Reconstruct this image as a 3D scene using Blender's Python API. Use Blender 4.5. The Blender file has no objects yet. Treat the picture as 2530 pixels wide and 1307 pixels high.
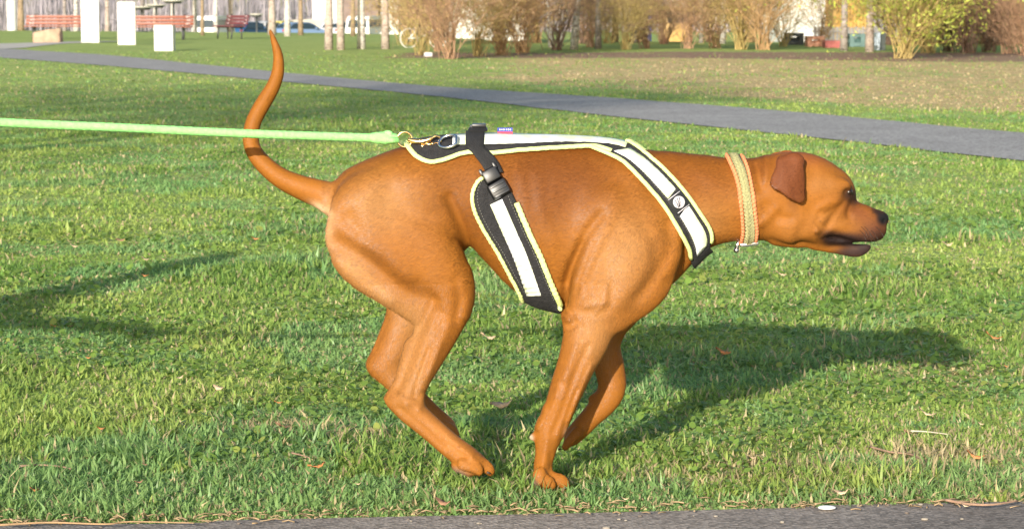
import bpy, bmesh, math, random
import numpy as np
from mathutils import Vector, Matrix
from mathutils.bvhtree import BVHTree

# ---------------------------------------------------------------- camera, light
SC = bpy.context.scene
COL = SC.collection
FPX, CXP, CYP = 6100.0, 1265.0, 653.5          # focal length and centre in photo pixels
CAM_H = 0.97
PITCH = math.atan((CYP - 27.0) / FPX)
cam_d = bpy.data.cameras.new('camera'); cam = bpy.data.objects.new('camera', cam_d); COL.objects.link(cam)
cam.location = (0, 0, CAM_H); cam.rotation_euler = (math.pi/2 - PITCH, 0, 0)
cam_d.sensor_width = 36.0; cam_d.lens = 36.0*FPX/2530.0
cam_d.clip_start = 0.1; cam_d.clip_end = 2000.0
cam_d.dof.use_dof = True; cam_d.dof.focus_distance = 4.92; cam_d.dof.aperture_fstop = 18.0
SC.camera = cam

SUN_TRAVEL = Vector((1.03, 3.6, -1.02)).normalized()
w = bpy.data.worlds.new('World'); SC.world = w; w.use_nodes = True
nt = w.node_tree
sky = nt.nodes.new('ShaderNodeTexSky'); sky.sky_type = 'NISHITA'; sky.sun_disc = False
sky.sun_elevation = math.asin(-SUN_TRAVEL.z); sky.sun_rotation = math.radians(196)
sky.air_density = 1.1; sky.dust_density = 1.2
bg = nt.nodes['Background']; bg.inputs['Strength'].default_value = 0.13
nt.links.new(sky.outputs[0], bg.inputs['Color'])
sun_d = bpy.data.lights.new('sun', 'SUN'); sun = bpy.data.objects.new('sun', sun_d); COL.objects.link(sun)
sun_d.energy = 5.0; sun_d.angle = math.radians(0.55); sun_d.color = (1.0, 0.915, 0.79)
sun.rotation_euler = SUN_TRAVEL.to_track_quat('-Z', 'Y').to_euler(); sun.location = (-3, -9, 6)
SC.view_settings.view_transform = 'Standard'; SC.view_settings.look = 'None'
SC.view_settings.exposure = 0.55; SC.view_settings.gamma = 1.0
try:
    SC.cycles.max_bounces = 6; SC.cycles.diffuse_bounces = 3; SC.cycles.transparent_max_bounces = 8
    SC.cycles.use_denoising = True
except Exception: pass

# ---------------------------------------------------------------- helpers
RNG = np.random.default_rng(7); random.seed(7)
CP, SP = math.cos(PITCH), math.sin(PITCH)
def ray(px, py):
    u = (px - CXP); v = (CYP - py)
    return Vector((u, FPX*CP + v*SP, -FPX*SP + v*CP))
def at(px, py, Y):
    r = ray(px, py); return Vector((0, 0, CAM_H)) + r*(Y/r.y)
def gnd(px, py, z=0.0):
    r = ray(px, py); return Vector((0, 0, CAM_H)) + r*((z - CAM_H)/r.z)
def to_px(P):
    P = np.asarray(P, dtype=float); x = P[..., 0]; y = P[..., 1]; z = P[..., 2] - CAM_H
    d = y*CP - z*SP; v = y*SP + z*CP
    return CXP + FPX*x/d, CYP - FPX*v/d

def tag(o, label=None, cat=None, group=None, kind=None):
    if label: o['label'] = label
    if cat: o['category'] = cat
    if group: o['group'] = group
    if kind: o['kind'] = kind
    return o
def thing(name, label, cat, loc=(0, 0, 0), rz=0.0, group=None):
    o = bpy.data.objects.new(name, None); COL.objects.link(o); o.location = loc; o.rotation_euler = (0, 0, rz)
    o.empty_display_size = 0.1
    return tag(o, label, cat, group)
def mesh_obj(name, V, F, mat=None, parent=None, smooth=True, world=False, col=None):
    me = bpy.data.meshes.new(name)
    V = np.asarray(V, dtype=np.float32).reshape(-1, 3)
    if isinstance(F, np.ndarray):
        n, k = F.shape
        me.vertices.add(len(V)); me.vertices.foreach_set('co', V.ravel())
        me.loops.add(n*k); me.loops.foreach_set('vertex_index', F.astype(np.int32).ravel())
        me.polygons.add(n); me.polygons.foreach_set('loop_start', np.arange(0, n*k, k, dtype=np.int32))
        try: me.polygons.foreach_set('loop_total', np.full(n, k, dtype=np.int32))
        except Exception: pass
        me.update(calc_edges=True)
    else:
        me.from_pydata([tuple(map(float, v)) for v in V], [], [tuple(int(i) for i in f) for f in F])
    if smooth: me.polygons.foreach_set('use_smooth', np.ones(len(me.polygons), dtype=bool))
    if col is not None:
        a = me.color_attributes.new('Col', 'FLOAT_COLOR', 'POINT')
        c = np.ones((len(V), 4), dtype=np.float32); c[:, :3] = col
        a.data.foreach_set('color', c.ravel())
    if mat: me.materials.append(mat)
    o = bpy.data.objects.new(name, me); COL.objects.link(o)
    if parent is not None:
        o.parent = parent
        if world:
            bpy.context.view_layer.update()
            o.matrix_parent_inverse = parent.matrix_world.inverted()
    return o

class MB:
    """collects shapes into one mesh"""
    def __init__(s): s.V = []; s.F = []; s.C = []; s.c = (1, 1, 1)
    def add(s, V, F):
        n = len(s.V); s.V += [tuple(v) for v in V]; s.F += [tuple(i+n for i in f) for f in F]; s.C += [s.c]*len(V)
    def box(s, c, d, rz=0.0, tap=1.0, bev=0.0):
        x, y, z = d[0]/2, d[1]/2, d[2]/2; V = []
        if bev > 0:
            bm = bmesh.new(); bmesh.ops.create_cube(bm, size=1.0)
            for v in bm.verts: v.co = Vector((v.co.x*d[0], v.co.y*d[1], v.co.z*d[2]))
            bmesh.ops.bevel(bm, geom=bm.edges[:], offset=bev, segments=2, affect='EDGES', profile=0.6)
            bm.verts.index_update()
            V = [v.co.copy() for v in bm.verts]; F = [[v.index for v in f.verts] for f in bm.faces]; bm.free()
            for v in V:
                if v.z > 0: v.x *= tap; v.y *= tap
        else:
            for k in (-1, 1):
                t = tap if k > 0 else 1
                for a, b in ((-1, -1), (1, -1), (1, 1), (-1, 1)): V.append(Vector((a*x*t, b*y*t, k*z)))
            F = [(3, 2, 1, 0), (4, 5, 6, 7), (0, 1, 5, 4), (1, 2, 6, 5), (2, 3, 7, 6), (3, 0, 4, 7)]
        R = Matrix.Rotation(rz, 3, 'Z'); s.add([R @ v + Vector(c) for v in V], F)
    def tube(s, pts, rad, n=8, flat=None, closed=False, twist=0.0, bump=0.0, lobes=0):
        pts = [Vector(p) for p in pts]; m = len(pts); rad = [rad]*m if not hasattr(rad, '__len__') else rad
        V = []; F = []; up = None
        for i, p in enumerate(pts):
            if closed: t = pts[(i+1) % m] - pts[i-1]
            else: t = pts[min(i+1, m-1)] - pts[max(i-1, 0)]
            t.normalize()
            if up is None: up = Vector((0, 0, 1)) if abs(t.z) < .9 else Vector((0, 1, 0))
            a = t.cross(up).normalized(); b = a.cross(t).normalized(); up = b
            for k in range(n):
                th = 2*math.pi*k/n
                rr = rad[i]*(1 + (bump*math.cos(lobes*(th) + twist*i) if lobes else 0))
                fa, fb = (1, 1) if flat is None else flat
                V.append(p + a*(math.cos(th)*rr*fa) + b*(math.sin(th)*rr*fb))
        for i in range(m if closed else m-1):
            for k in range(n):
                j = (i+1) % m
                F.append((i*n+k, i*n+(k+1) % n, j*n+(k+1) % n, j*n+k))
        if not closed: F.append(tuple(range(n))[::-1]); F.append(tuple((m-1)*n+k for k in range(n)))
        s.add(V, F)
    def lathe(s, prof, c, n=16):
        V = []; F = []
        for r, z in prof:
            for k in range(n): V.append((c[0]+r*math.cos(2*math.pi*k/n), c[1]+r*math.sin(2*math.pi*k/n), c[2]+z))
        for i in range(len(prof)-1):
            for k in range(n): F.append((i*n+k, i*n+(k+1) % n, (i+1)*n+(k+1) % n, (i+1)*n+k))
        F.append(tuple(range(n))[::-1]); F.append(tuple((len(prof)-1)*n+k for k in range(n)))
        s.add(V, F)
    def ball(s, c, r, M=None, n=8, m=6):
        r = (r, r, r) if not hasattr(r, '__len__') else r; V = []; F = []
        for i in range(m+1):
            ph = math.pi*i/m
            for k in range(n):
                th = 2*math.pi*k/n
                v = Vector((r[0]*math.sin(ph)*math.cos(th), r[1]*math.sin(ph)*math.sin(th), r[2]*math.cos(ph)))
                if M: v = M @ v
                V.append(v + Vector(c))
        for i in range(m):
            for k in range(n): F.append((i*n+k, (i+1)*n+k, (i+1)*n+(k+1) % n, i*n+(k+1) % n))
        s.add(V, F)
    def prism(s, pts, y0, y1):
        """closed outline (x,z) extruded along y"""
        n = len(pts); V = [(x, y0, z) for x, z in pts] + [(x, y1, z) for x, z in pts]
        F = [tuple(range(n)), tuple(range(2*n-1, n-1, -1))] + [(i, n+i, n+(i+1) % n, (i+1) % n) for i in range(n)]
        s.add(V, F)
    def build(s, name, mat=None, parent=None, smooth=True, world=False, angle=None, usecol=False):
        o = mesh_obj(name, s.V, s.F, mat, parent, smooth, world, np.array(s.C) if usecol else None)
        bm = bmesh.new(); bm.from_mesh(o.data); bmesh.ops.recalc_face_normals(bm, faces=bm.faces[:]); bm.to_mesh(o.data); bm.free()
        if smooth and angle: 
            try: o.data.set_sharp_from_angle(angle=math.radians(angle))
            except Exception: pass
        return o

# ---- materials
def mat_new(name):
    m = bpy.data.materials.new(name); m.use_nodes = True; return m, m.node_tree, m.node_tree.nodes['Principled BSDF']
def N(nt, kind, **kw):
    n = nt.nodes.new(kind)
    for k, v in kw.items():
        if k in n.inputs: n.inputs[k].default_value = v
        else: setattr(n, k, v)
    return n
def plain(name, col, rough=0.6, metal=0.0, var=0.12, scale=40.0, bump=0.0, bscale=200.0, spec=0.5, sheen=0.0):
    m, nt, b = mat_new(name)
    tc = N(nt, 'ShaderNodeTexCoord'); ns = N(nt, 'ShaderNodeTexNoise'); ns.inputs['Scale'].default_value = scale; ns.inputs['Detail'].default_value = 5
    nt.links.new(tc.outputs['Object'], ns.inputs['Vector'])
    cr = N(nt, 'ShaderNodeValToRGB')
    c0 = [max(0, c*(1-var)) for c in col]; c1 = [min(1, c*(1+var)) for c in col]
    cr.color_ramp.elements[0].position = .3; cr.color_ramp.elements[0].color = (*c0, 1)
    cr.color_ramp.elements[1].position = .7; cr.color_ramp.elements[1].color = (*c1, 1)
    nt.links.new(ns.outputs['Fac'], cr.inputs[0]); nt.links.new(cr.outputs[0], b.inputs['Base Color'])
    b.inputs['Roughness'].default_value = rough; b.inputs['Metallic'].default_value = metal
    b.inputs['Specular IOR Level'].default_value = spec
    if sheen: b.inputs['Sheen Weight'].default_value = sheen
    if bump:
        n2 = N(nt, 'ShaderNodeTexNoise'); n2.inputs['Scale'].default_value = bscale; n2.inputs['Detail'].default_value = 3
        nt.links.new(tc.outputs['Object'], n2.inputs['Vector'])
        bp = N(nt, 'ShaderNodeBump'); bp.inputs['Strength'].default_value = bump; bp.inputs['Distance'].default_value = 0.01
        nt.links.new(n2.outputs['Fac'], bp.inputs['Height']); nt.links.new(bp.outputs[0], b.inputs['Normal'])
    return m

def vnoise(x, y, seed=0):
    x = np.asarray(x, float); y = np.asarray(y, float); xi = np.floor(x).astype(np.int64); yi = np.floor(y).astype(np.int64); fx = x-xi; fy = y-yi
    fx = fx*fx*(3-2*fx); fy = fy*fy*(3-2*fy)
    def h(a, b):
        n = (a*374761393+b*668265263+seed*1442695041) & 0xffffffff; n = ((n ^ (n >> 13))*1274126177) & 0xffffffff; return ((n ^ (n >> 16)) & 0xffff)/65535.0
    return (h(xi, yi)*(1-fx)+h(xi+1, yi)*fx)*(1-fy)+(h(xi, yi+1)*(1-fx)+h(xi+1, yi+1)*fx)*fy
def fbm(x, y, seed=0, o=4):
    s_ = 0; a = .5; t = 0
    for i in range(o): s_ = s_+a*vnoise(x*2**i, y*2**i, seed+i*17); t += a; a *= .5
    return s_/t
# ---------------------------------------------------------------- distance-field modelling (for the animal and the person)
def catmull(P, sub=6):
    P = np.asarray(P, dtype=float)
    if len(P) < 3:
        t = np.linspace(0, 1, sub+1)[:, None]; return P[0]*(1-t) + P[1]*t
    Q = np.vstack([2*P[0]-P[1], P, 2*P[-1]-P[-2]]); out = []
    for i in range(1, len(Q)-2):
        for t in np.linspace(0, 1, sub, endpoint=False):
            a, b, c, d = Q[i-1], Q[i], Q[i+1], Q[i+2]
            out.append(0.5*((2*b) + (-a+c)*t + (2*a-5*b+4*c-d)*t*t + (-a+3*b-3*c+d)*t**3))
    out.append(P[-1]); return np.array(out)

class Field:
    def __init__(s, lo, hi, h):
        s.lo = np.array(lo, float); s.h = h
        s.n = np.ceil((np.array(hi)-s.lo)/h).astype(int)+1
        s.D = np.full(s.n, 0.5, dtype=np.float32)
        s.ax = [s.lo[i]+h*np.arange(s.n[i]) for i in range(3)]
    def sub(s, lo, hi):
        a = np.clip(((np.array(lo)-s.lo)/s.h).astype(int), 0, s.n-1); b = np.clip(((np.array(hi)-s.lo)/s.h).astype(int)+2, 1, s.n)
        sl = tuple(slice(a[i], b[i]) for i in range(3))
        X = s.ax[0][sl[0]][:, None, None].astype(np.float32); Y = s.ax[1][sl[1]][None, :, None].astype(np.float32); Z = s.ax[2][sl[2]][None, None, :].astype(np.float32)
        return sl, X, Y, Z
    def smin(s, sl, d, k):
        a = s.D[sl]
        if k <= 0: s.D[sl] = np.minimum(a, d); return
        hh = np.clip(0.5+0.5*(a-d)/k, 0, 1); s.D[sl] = a*(1-hh)+d*hh - k*hh*(1-hh)
    def smax(s, sl, d, k):
        a = s.D[sl]; hh = np.clip(0.5-0.5*(a-d)/k, 0, 1); s.D[sl] = a*(1-hh)+d*hh + k*hh*(1-hh)
    def chain(s, nodes, k=0.02, sub=5, cut=False):
        """nodes rows: x,y,z,r,q  (q = sideways/in-plane radius ratio)"""
        P = catmull(nodes, sub); rm = P[:, 3].max()+k+0.025
        for_q = max(1.0, P[:, 4].max())
        lo = P[:, :3].min(0)-rm*for_q; hi = P[:, :3].max(0)+rm*for_q
        sl, X, Y, Z = s.sub(lo, hi); best = None
        for i in range(len(P)-1):
            a, b = P[i], P[i+1]; ab = b[:3]-a[:3]; L = float(ab@ab)+1e-12
            t = np.clip(((X-a[0])*ab[0]+(Y-a[1])*ab[1]+(Z-a[2])*ab[2])/L, 0, 1)
            r = a[3]+(b[3]-a[3])*t; q = a[4]+(b[4]-a[4])*t
            d = np.sqrt((X-(a[0]+ab[0]*t))**2+((Y-(a[1]+ab[1]*t))/q)**2+(Z-(a[2]+ab[2]*t))**2)-r
            d = d*np.minimum(1, q) if False else d
            best = d if best is None else np.minimum(best, d)
        best = best.astype(np.float32)
        if cut: s.smax(sl, -best, k)
        else: s.smin(sl, best, k)
    def bump(s, P2, amp, wid, side=0, ymid=5.0, y0=None, y1=None):
        """raises (amp<0) or grooves (amp>0) the skin along a polyline in x,z; side -1 near, 1 far, 0 both"""
        P = catmull(np.asarray(P2), 5) if len(P2) > 1 else np.asarray(P2, float); m = 3*wid
        sl, X, Y, Z = s.sub((P[:, 0].min()-m, s.lo[1] if y0 is None else y0, P[:, 1].min()-m), (P[:, 0].max()+m, s.ax[1][-1] if y1 is None else y1, P[:, 1].max()+m))
        X = X[:, 0, :]; Z = Z[:, 0, :]; best = None; n = len(P)
        if n == 1: best = (X-P[0, 0])**2+(Z-P[0, 1])**2
        for i in range(n-1):
            a, b = P[i], P[i+1]; ab = b-a; L = float(ab@ab)+1e-12
            t = np.clip(((X-a[0])*ab[0]+(Z-a[1])*ab[1])/L, 0, 1)
            d = (X-(a[0]+ab[0]*t))**2+(Z-(a[1]+ab[1]*t))**2
            best = d if best is None else np.minimum(best, d)
        g = (amp*np.exp(-best/(2*wid*wid))).astype(np.float32)[:, None, :]
        if side: g = g/(1+np.exp(-(Y-ymid)*side/0.008))
        s.D[sl] += g
    def slab(s, poly, yc, th, k, rnd=0.003):
        """polygon in x,z given a thickness around y = yc(x,z)"""
        P = np.asarray(poly, float); lo = P.min(0)-.03; hi = P.max(0)+.03
        sl, X, Y, Z = s.sub((lo[0], s.lo[1], lo[1]), (hi[0], s.ax[1][-1], hi[1])); x = X[:, 0, :]; z = Z[:, 0, :]
        d = np.full(np.broadcast(x, z).shape, 1e9); sg = np.ones_like(d)
        n = len(P)
        for i in range(n):
            a = P[i]; b = P[i-1]; e = b-a; wx = x-a[0]; wz = z-a[1]
            t = np.clip((wx*e[0]+wz*e[1])/(e@e+1e-12), 0, 1); bx = wx-e[0]*t; bz = wz-e[1]*t
            d = np.minimum(d, bx*bx+bz*bz)
            c1 = z >= a[1]; c2 = z < b[1]; c3 = (e[0]*wz) > (e[1]*wx)
            flip = (c1 & c2 & c3) | (~c1 & ~c2 & ~c3); sg = np.where(flip, -sg, sg)
        d2 = sg*np.sqrt(d)
        dx = d2[:, None, :]+rnd; dy = np.abs(Y-yc(X, Z))-th+rnd
        dd = np.minimum(np.maximum(dx, dy), 0)+np.sqrt(np.maximum(dx, 0)**2+np.maximum(dy, 0)**2)-rnd
        s.smin(sl, dd.astype(np.float32), k)
    def sample(s, P):
        g = (np.asarray(P)-s.lo)/s.h; g = np.clip(g, 0, np.array(s.n)-1.001); i = g.astype(int); f = g-i
        out = 0
        for dx in (0, 1):
            for dy in (0, 1):
                for dz in (0, 1):
                    wgt = (f[..., 0] if dx else 1-f[..., 0])*(f[..., 1] if dy else 1-f[..., 1])*(f[..., 2] if dz else 1-f[..., 2])
                    out = out + wgt*s.D[i[..., 0]+dx, i[..., 1]+dy, i[..., 2]+dz]
        return out
    def grad(s, P, e=0.006):
        P = np.asarray(P, float); g = np.zeros_like(P)
        for a in range(3):
            d = np.zeros(3); d[a] = e; g[..., a] = (s.sample(P+d)-s.sample(P-d))/(2*e)
        return g
    def project(s, P, off, it=6):
        P = np.array(P, float)
        for _ in range(it):
            d = s.sample(P)-off; g = s.grad(P); n = (g*g).sum(-1)+1e-4
            st = np.clip(d/n, -.02, .02); P -= st[..., None]*g
        g = s.grad(P); g /= np.linalg.norm(g, axis=-1, keepdims=True)+1e-9
        return P, g
    def hit(s, px, py, off=0.0):
        """first point along the line of sight on the skin (or its closest approach)"""
        Ys = np.arange(s.lo[1]+.001, s.ax[1][-1], 0.002); r = ray(px, py)
        P = np.array([[r.x*y/r.y, y, CAM_H+r.z*y/r.y] for y in Ys]); d = s.sample(P)-off
        i = np.argmax(d < 0) if (d < 0).any() else int(np.argmin(d))
        return P[i]
    def mesh(s):
        D = s.D; n = D.shape; S = D < 0
        c = S[:-1, :-1, :-1].astype(np.int8)
        for a in ((1,0,0),(0,1,0),(0,0,1),(1,1,0),(1,0,1),(0,1,1),(1,1,1)):
            c = c + S[a[0]:n[0]-1+a[0], a[1]:n[1]-1+a[1], a[2]:n[2]-1+a[2]]
        act = (c > 0) & (c < 8); I = np.argwhere(act); idx = np.full(act.shape, -1, dtype=np.int32); idx[act] = np.arange(len(I))
        acc = np.zeros((len(I), 3)); cnt = np.zeros(len(I))
        cor = [(a, b, cc) for a in (0, 1) for b in (0, 1) for cc in (0, 1)]
        for a in cor:
            for ax in range(3):
                if a[ax]: continue
                b = list(a); b[ax] = 1
                da = D[I[:, 0]+a[0], I[:, 1]+a[1], I[:, 2]+a[2]]; db = D[I[:, 0]+b[0], I[:, 1]+b[1], I[:, 2]+b[2]]
                m = (da < 0) != (db < 0); t = np.where(m, da/(da-db+1e-12), 0); p = np.array(a, float)[None, :].repeat(len(I), 0); p[:, ax] += t
                acc[m] += p[m]; cnt[m] += 1
        V = s.lo+(I+acc/cnt[:, None])*s.h; F = []
        for ax in range(3):
            u, v = [(1, 2), (2, 0), (0, 1)][ax]; sl0 = [slice(1, -1)]*3; sl0[ax] = slice(0, -1); sl1 = list(sl0); sl1[ax] = slice(1, None)
            a = S[tuple(sl0)]; b = S[tuple(sl1)]; E = np.argwhere(a != b); off = np.array([1, 1, 1]); off[ax] = 0; E = E+off
            fl = S[E[:, 0], E[:, 1], E[:, 2]]
            def cell(du, dv):
                q = E.copy(); q[:, u] += du; q[:, v] += dv; return idx[q[:, 0], q[:, 1], q[:, 2]]
            q = np.stack([cell(-1, -1), cell(0, -1), cell(0, 0), cell(-1, 0)], 1); q[~fl] = q[~fl][:, ::-1]; F.append(q)
        F = np.vstack(F); F = F[(F >= 0).all(1)]
        # a little smoothing of the lattice
        e = np.vstack([F[:, [0, 1]], F[:, [1, 2]], F[:, [2, 3]], F[:, [3, 0]]])
        for _ in range(2):
            A = np.zeros_like(V); c = np.zeros(len(V)); 
            for k in range(3): A[:, k] = np.bincount(e[:, 0], V[e[:, 1], k], len(V))+np.bincount(e[:, 1], V[e[:, 0], k], len(V))
            c = np.bincount(e[:, 0], minlength=len(V))+np.bincount(e[:, 1], minlength=len(V))
            V = V*0.5+0.5*A/c[:, None]
        return V, F
# ---------------------------------------------------------------- the dog
YD = 5.0
DF = Field((-0.62, 4.78, -0.02), (0.86, 5.22, 0.98), 0.0034)
def nd(px, py, dy, rpx, q=0.8):
    p = at(px, py, YD+dy); return (p.x, p.y, p.z, rpx*(YD+dy)/FPX, q)
def chain(rows, dy=None, k=0.02, sub=5, cut=False):
    DF.chain([nd(*(r if dy is None else (r[0], r[1], dy+(r[4] if len(r) > 4 else 0), r[2], r[3]))) for r in rows], k, sub, cut)
def xz(px, py, dy=-0.1):
    p = at(px, py, YD+dy); return (p.x, p.z)
# trunk
chain([(905,490,86,.85),(960,490,108,.85),(1060,482,132,.80),(1170,480,140,.74),(1280,505,160,.68),(1390,548,200,.60),(1480,552,198,.60),(1560,543,172,.62),(1640,517,134,.62),(1720,500,108,.66)], 0, .02)
# brisket and chest front
chain([(1390,590,172,.55),(1470,610,165,.52),(1560,598,146,.55),(1625,580,108,.6)], 0, .02)
# neck
chain([(1640,515,134,.58),(1700,502,114,.62),(1760,495,104,.66),(1830,494,102,.68),(1900,492,100,.70),(1950,490,95,.72)], 0, .03)
# tail
chain([(862,505,55,.8,0),(826,494,42,.85,.0),(789,479,35,.9,.005),(743,463,30,1,.01),(694,440,25.5,1,.02),(652,406,22.5,1,.03),(626,371,20.5,1,.035),(620,333,20,1,.04),(629,295,19.5,1,.045),(652,253,19.5,1,.05),(675,214,17.5,1,.05),(687,176,15.5,1,.05),(687,138,12.5,1,.05),(677,103,8.5,1,.05),(668,78,4.5,1,.05)], 0, .016, 4)
# head
chain([(1900,488,92,.72),(1950,470,94,.74),(1990,473,93,.74),(2030,487,84,.74)], 0, .02)
chain([(2025,496,76,.74),(2048,486,59,.78),(2066,484,40,.8)], 0, .012)
chain([(2020,540,70,.72),(2070,553,57,.66),(2115,551,49,.66),(2146,556,41,.72),(2158,562,32,.8)], 0, .012)
chain([(2150,572,26,.8),(2163,572,22,.9)], 0, .01)
chain([(2158,532,15,1.0),(2176,534,13.5,1.15),(2184,541,12.5,1.1),(2182,551,9,1.0)], 0, .005)
for sd in (-1, 1):
    chain([(1960,545,58,.7),(2000,545,48,.7)], sd*.026, .02)       # cheek muscle
    chain([(2058,458,22,.7),(2086,462,17,.7)], sd*.035, .010)      # brow
    chain([(2060,560,30,.5),(2110,572,26,.5),(2150,574,20,.5)], sd*.018, .012)   # flews
# mouth slit then the lower jaw
chain([(1930,560,50,.7),(1990,578,38,.7),(2040,598,25,.7),(2088,612,21,.72),(2118,616,19.5,.74),(2136,610,16,.80)], 0, .006)
for sd in (-1, 1):
    DF.chain([nd(2040,589,sd*.034,7,1.3), nd(2068,590,sd*.032,10.5,1.5), nd(2100,597,sd*.028,7.5,1.6), nd(2128,601,sd*.022,4.5,1.6), nd(2150,601,sd*.018,3.2,1.5)], .003, 4, True)
DF.chain([nd(2105,599,0,4,4), nd(2132,601,0,3.6,4), nd(2156,601,0,3.2,4)], .003, 3, True)
for sd in (-1, 1):   # eye socket, nostril
    DF.chain([nd(2093,475,sd*.040,9,.8), nd(2102,478,sd*.040,8,.8)], .006, 3, True)
    DF.chain([nd(2186,543,sd*.010,3.4,.8), nd(2181,551,sd*.014,3,.8)], .002, 3, True)
# ears: folded flaps hanging at each side
EAR = [(1925,392),(1960,382),(1979,384),(1988,410),(1996,450),(1998,490),(1990,503),(1978,504),(1950,491),(1928,474),(1906,462),(1911,438),(1921,412)]
for sd in (-1, 1):
    pl = [xz(x, y, -.095) for x, y in EAR]
    x0, z0 = xz(1955, 385, -.095)
    def yc(X, Z, sd=sd):
        dn = np.clip((z0-Z)/.10, 0, 1.2); fr = (X-x0)/.04
        return YD+sd*(.062+.031*np.sqrt(dn+1e-6)-.020*np.clip(fr,0,2)**2*(.25+dn)-.006*np.clip(-fr,0,2)**2*dn+.0025*np.sin(fr*3.2+dn*4))
    DF.slab(pl, yc, .0045, .003, .003)
    DF.chain([nd(1936,402,sd*.066,13,.5), nd(1958,394,sd*.068,15,.5), nd(1976,396,sd*.068,12,.5)], .012, 4)
# hind legs
def hind(dy, A):
    DF.chain([nd(x, y, dy+o, r, q) for x, y, r, q, o in A], .018, 5)
s = -1
hind(-.062, [(915,530,100,.50,.012),(960,590,108,.52,.006),(1020,640,112,.50,.0),(1075,690,92,.52,.0),(1098,745,70,.60,-.002),(1082,810,56,.66,0),(1052,870,50,.66,0),(1026,930,40,.68,0),(1006,980,36,.72,0)])
DF.chain([nd(880,585,-.05,76,.55), nd(905,640,-.055,72,.55), nd(965,690,-.06,62,.55), nd(1030,745,-.062,52,.55)], .02, 5)
hind(-.062, [(985,988,30,.72,0),(1012,1012,34,.72,0),(1058,1052,31,.74,0),(1110,1098,30,.8,0),(1150,1128,31,.95,0),(1176,1146,28,1.1,0)])
DF.chain([nd(958,984,-.062,9,.8), nd(974,992,-.062,17,.7)], .010, 3)
DF.chain([nd(1014,850,-.062,14,.7), nd(990,930,-.062,14,.7), nd(968,982,-.062,12,.8)], .012, 4)
for o, e in ((-.025,-22), (-.009,6), (.009,6), (.025,-22)):
    DF.chain([nd(1156+e*.5,1146,-.062+o,17,.55), nd(1182+e,1147,-.062+o,19,.56), nd(1200+e,1156,-.062+o,15,.62), nd(1206+e,1164,-.062+o,11,.62)], .0025, 4)
DF.chain([nd(1128,1150,-.062,14,1.3), nd(1160,1164,-.062,13,1.7)], .006, 3)
hind(.075, [(915,530,90,.50,-.02),(960,600,96,.5,-.01),(1010,660,88,.50,.0),(1020,730,70,.55,.0),(1000,800,48,.64,0),(972,860,42,.68,0),(948,895,36,.72,0)])
hind(.075, [(936,903,27,.72,0),(975,935,32,.72,0),(1020,975,26,.74,0),(1062,1015,23,.78,0),(1090,1040,23,.95,0),(1104,1052,22,1.0,0)])
DF.chain([nd(918,902,.075,9,.8), nd(930,906,.075,16,.7)], .010, 3)
DF.chain([nd(962,780,.075,8,.8), nd(934,850,.075,8,.8), nd(918,898,.075,9,.8)], .008, 4)
for o in (-.022, -.008, .008, .022):
    DF.chain([nd(1095,1050,.075+o,13,.8), nd(1116,1060,.075+o,13,.8), nd(1127,1072,.075+o,9,.8)], .006, 4)
# fore legs
DF.chain([nd(1500,560,-.075,95,.42), nd(1520,640,-.078,105,.44), nd(1500,700,-.078,96,.48), nd(1462,770,-.078,72,.52), nd(1450,830,-.078,60,.60), nd(1428,890,-.078,49,.68), nd(1404,950,-.078,43,.72), nd(1382,1010,-.078,38,.74), nd(1363,1060,-.078,37,.74), nd(1352,1090,-.078,31,.8), nd(1347,1121,-.078,25,.95), nd(1342,1150,-.078,24,1.05), nd(1344,1180,-.078,25,1.1)], .02, 5)
DF.chain([nd(1590,560,-.06,80,.42), nd(1615,625,-.062,78,.45), nd(1580,700,-.07,72,.48), nd(1520,760,-.075,58,.5)], .022, 5)
DF.chain([nd(1410,778,-.082,20,.9), nd(1412,792,-.082,20,.9)], .014, 3)      # elbow
DF.chain([nd(1326,1074,-.078,11,.9), nd(1315,1080,-.078,8.5,.9)], .006, 3)    # carpal pad
for o, e in ((-.025,-30), (-.009,4), (.009,4), (.025,-30)):
    DF.chain([nd(1342+e*.3,1172,-.078+o,18,.55), nd(1364+e*.8,1182,-.078+o,18,.56), nd(1383+e,1187,-.078+o,16.5,.58), nd(1393+e,1197,-.078+o,12.5,.6)], .0025, 4)
DF.chain([nd(1334,1192,-.078,17,1.6), nd(1352,1196,-.078,15,1.8)], .008, 3)
DF.chain([nd(1540,620,.07,95,.45), nd(1530,720,.075,80,.5), nd(1500,790,.075,58,.6), nd(1492,850,.075,42,.68), nd(1505,905,.075,38,.7), nd(1512,955,.075,35,.74), nd(1496,990,.075,33,.78), nd(1462,1028,.075,27,.9), nd(1434,1058,.075,25,1.0), nd(1415,1078,.075,22,1.05)], .02, 5)
DF.chain([nd(1610,600,.062,78,.45), nd(1580,700,.07,72,.48)], .02, 4)
DF.chain([nd(1468,978,.075,7,.9), nd(1462,984,.075,9,.9)], .006, 3)
for o in (-.022, -.008, .008, .022):
    DF.chain([nd(1426,1068,.075+o,14,.75), nd(1408,1088,.075+o,13,.75), nd(1397,1103,.075+o,9.5,.75)], .006, 4)

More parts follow.
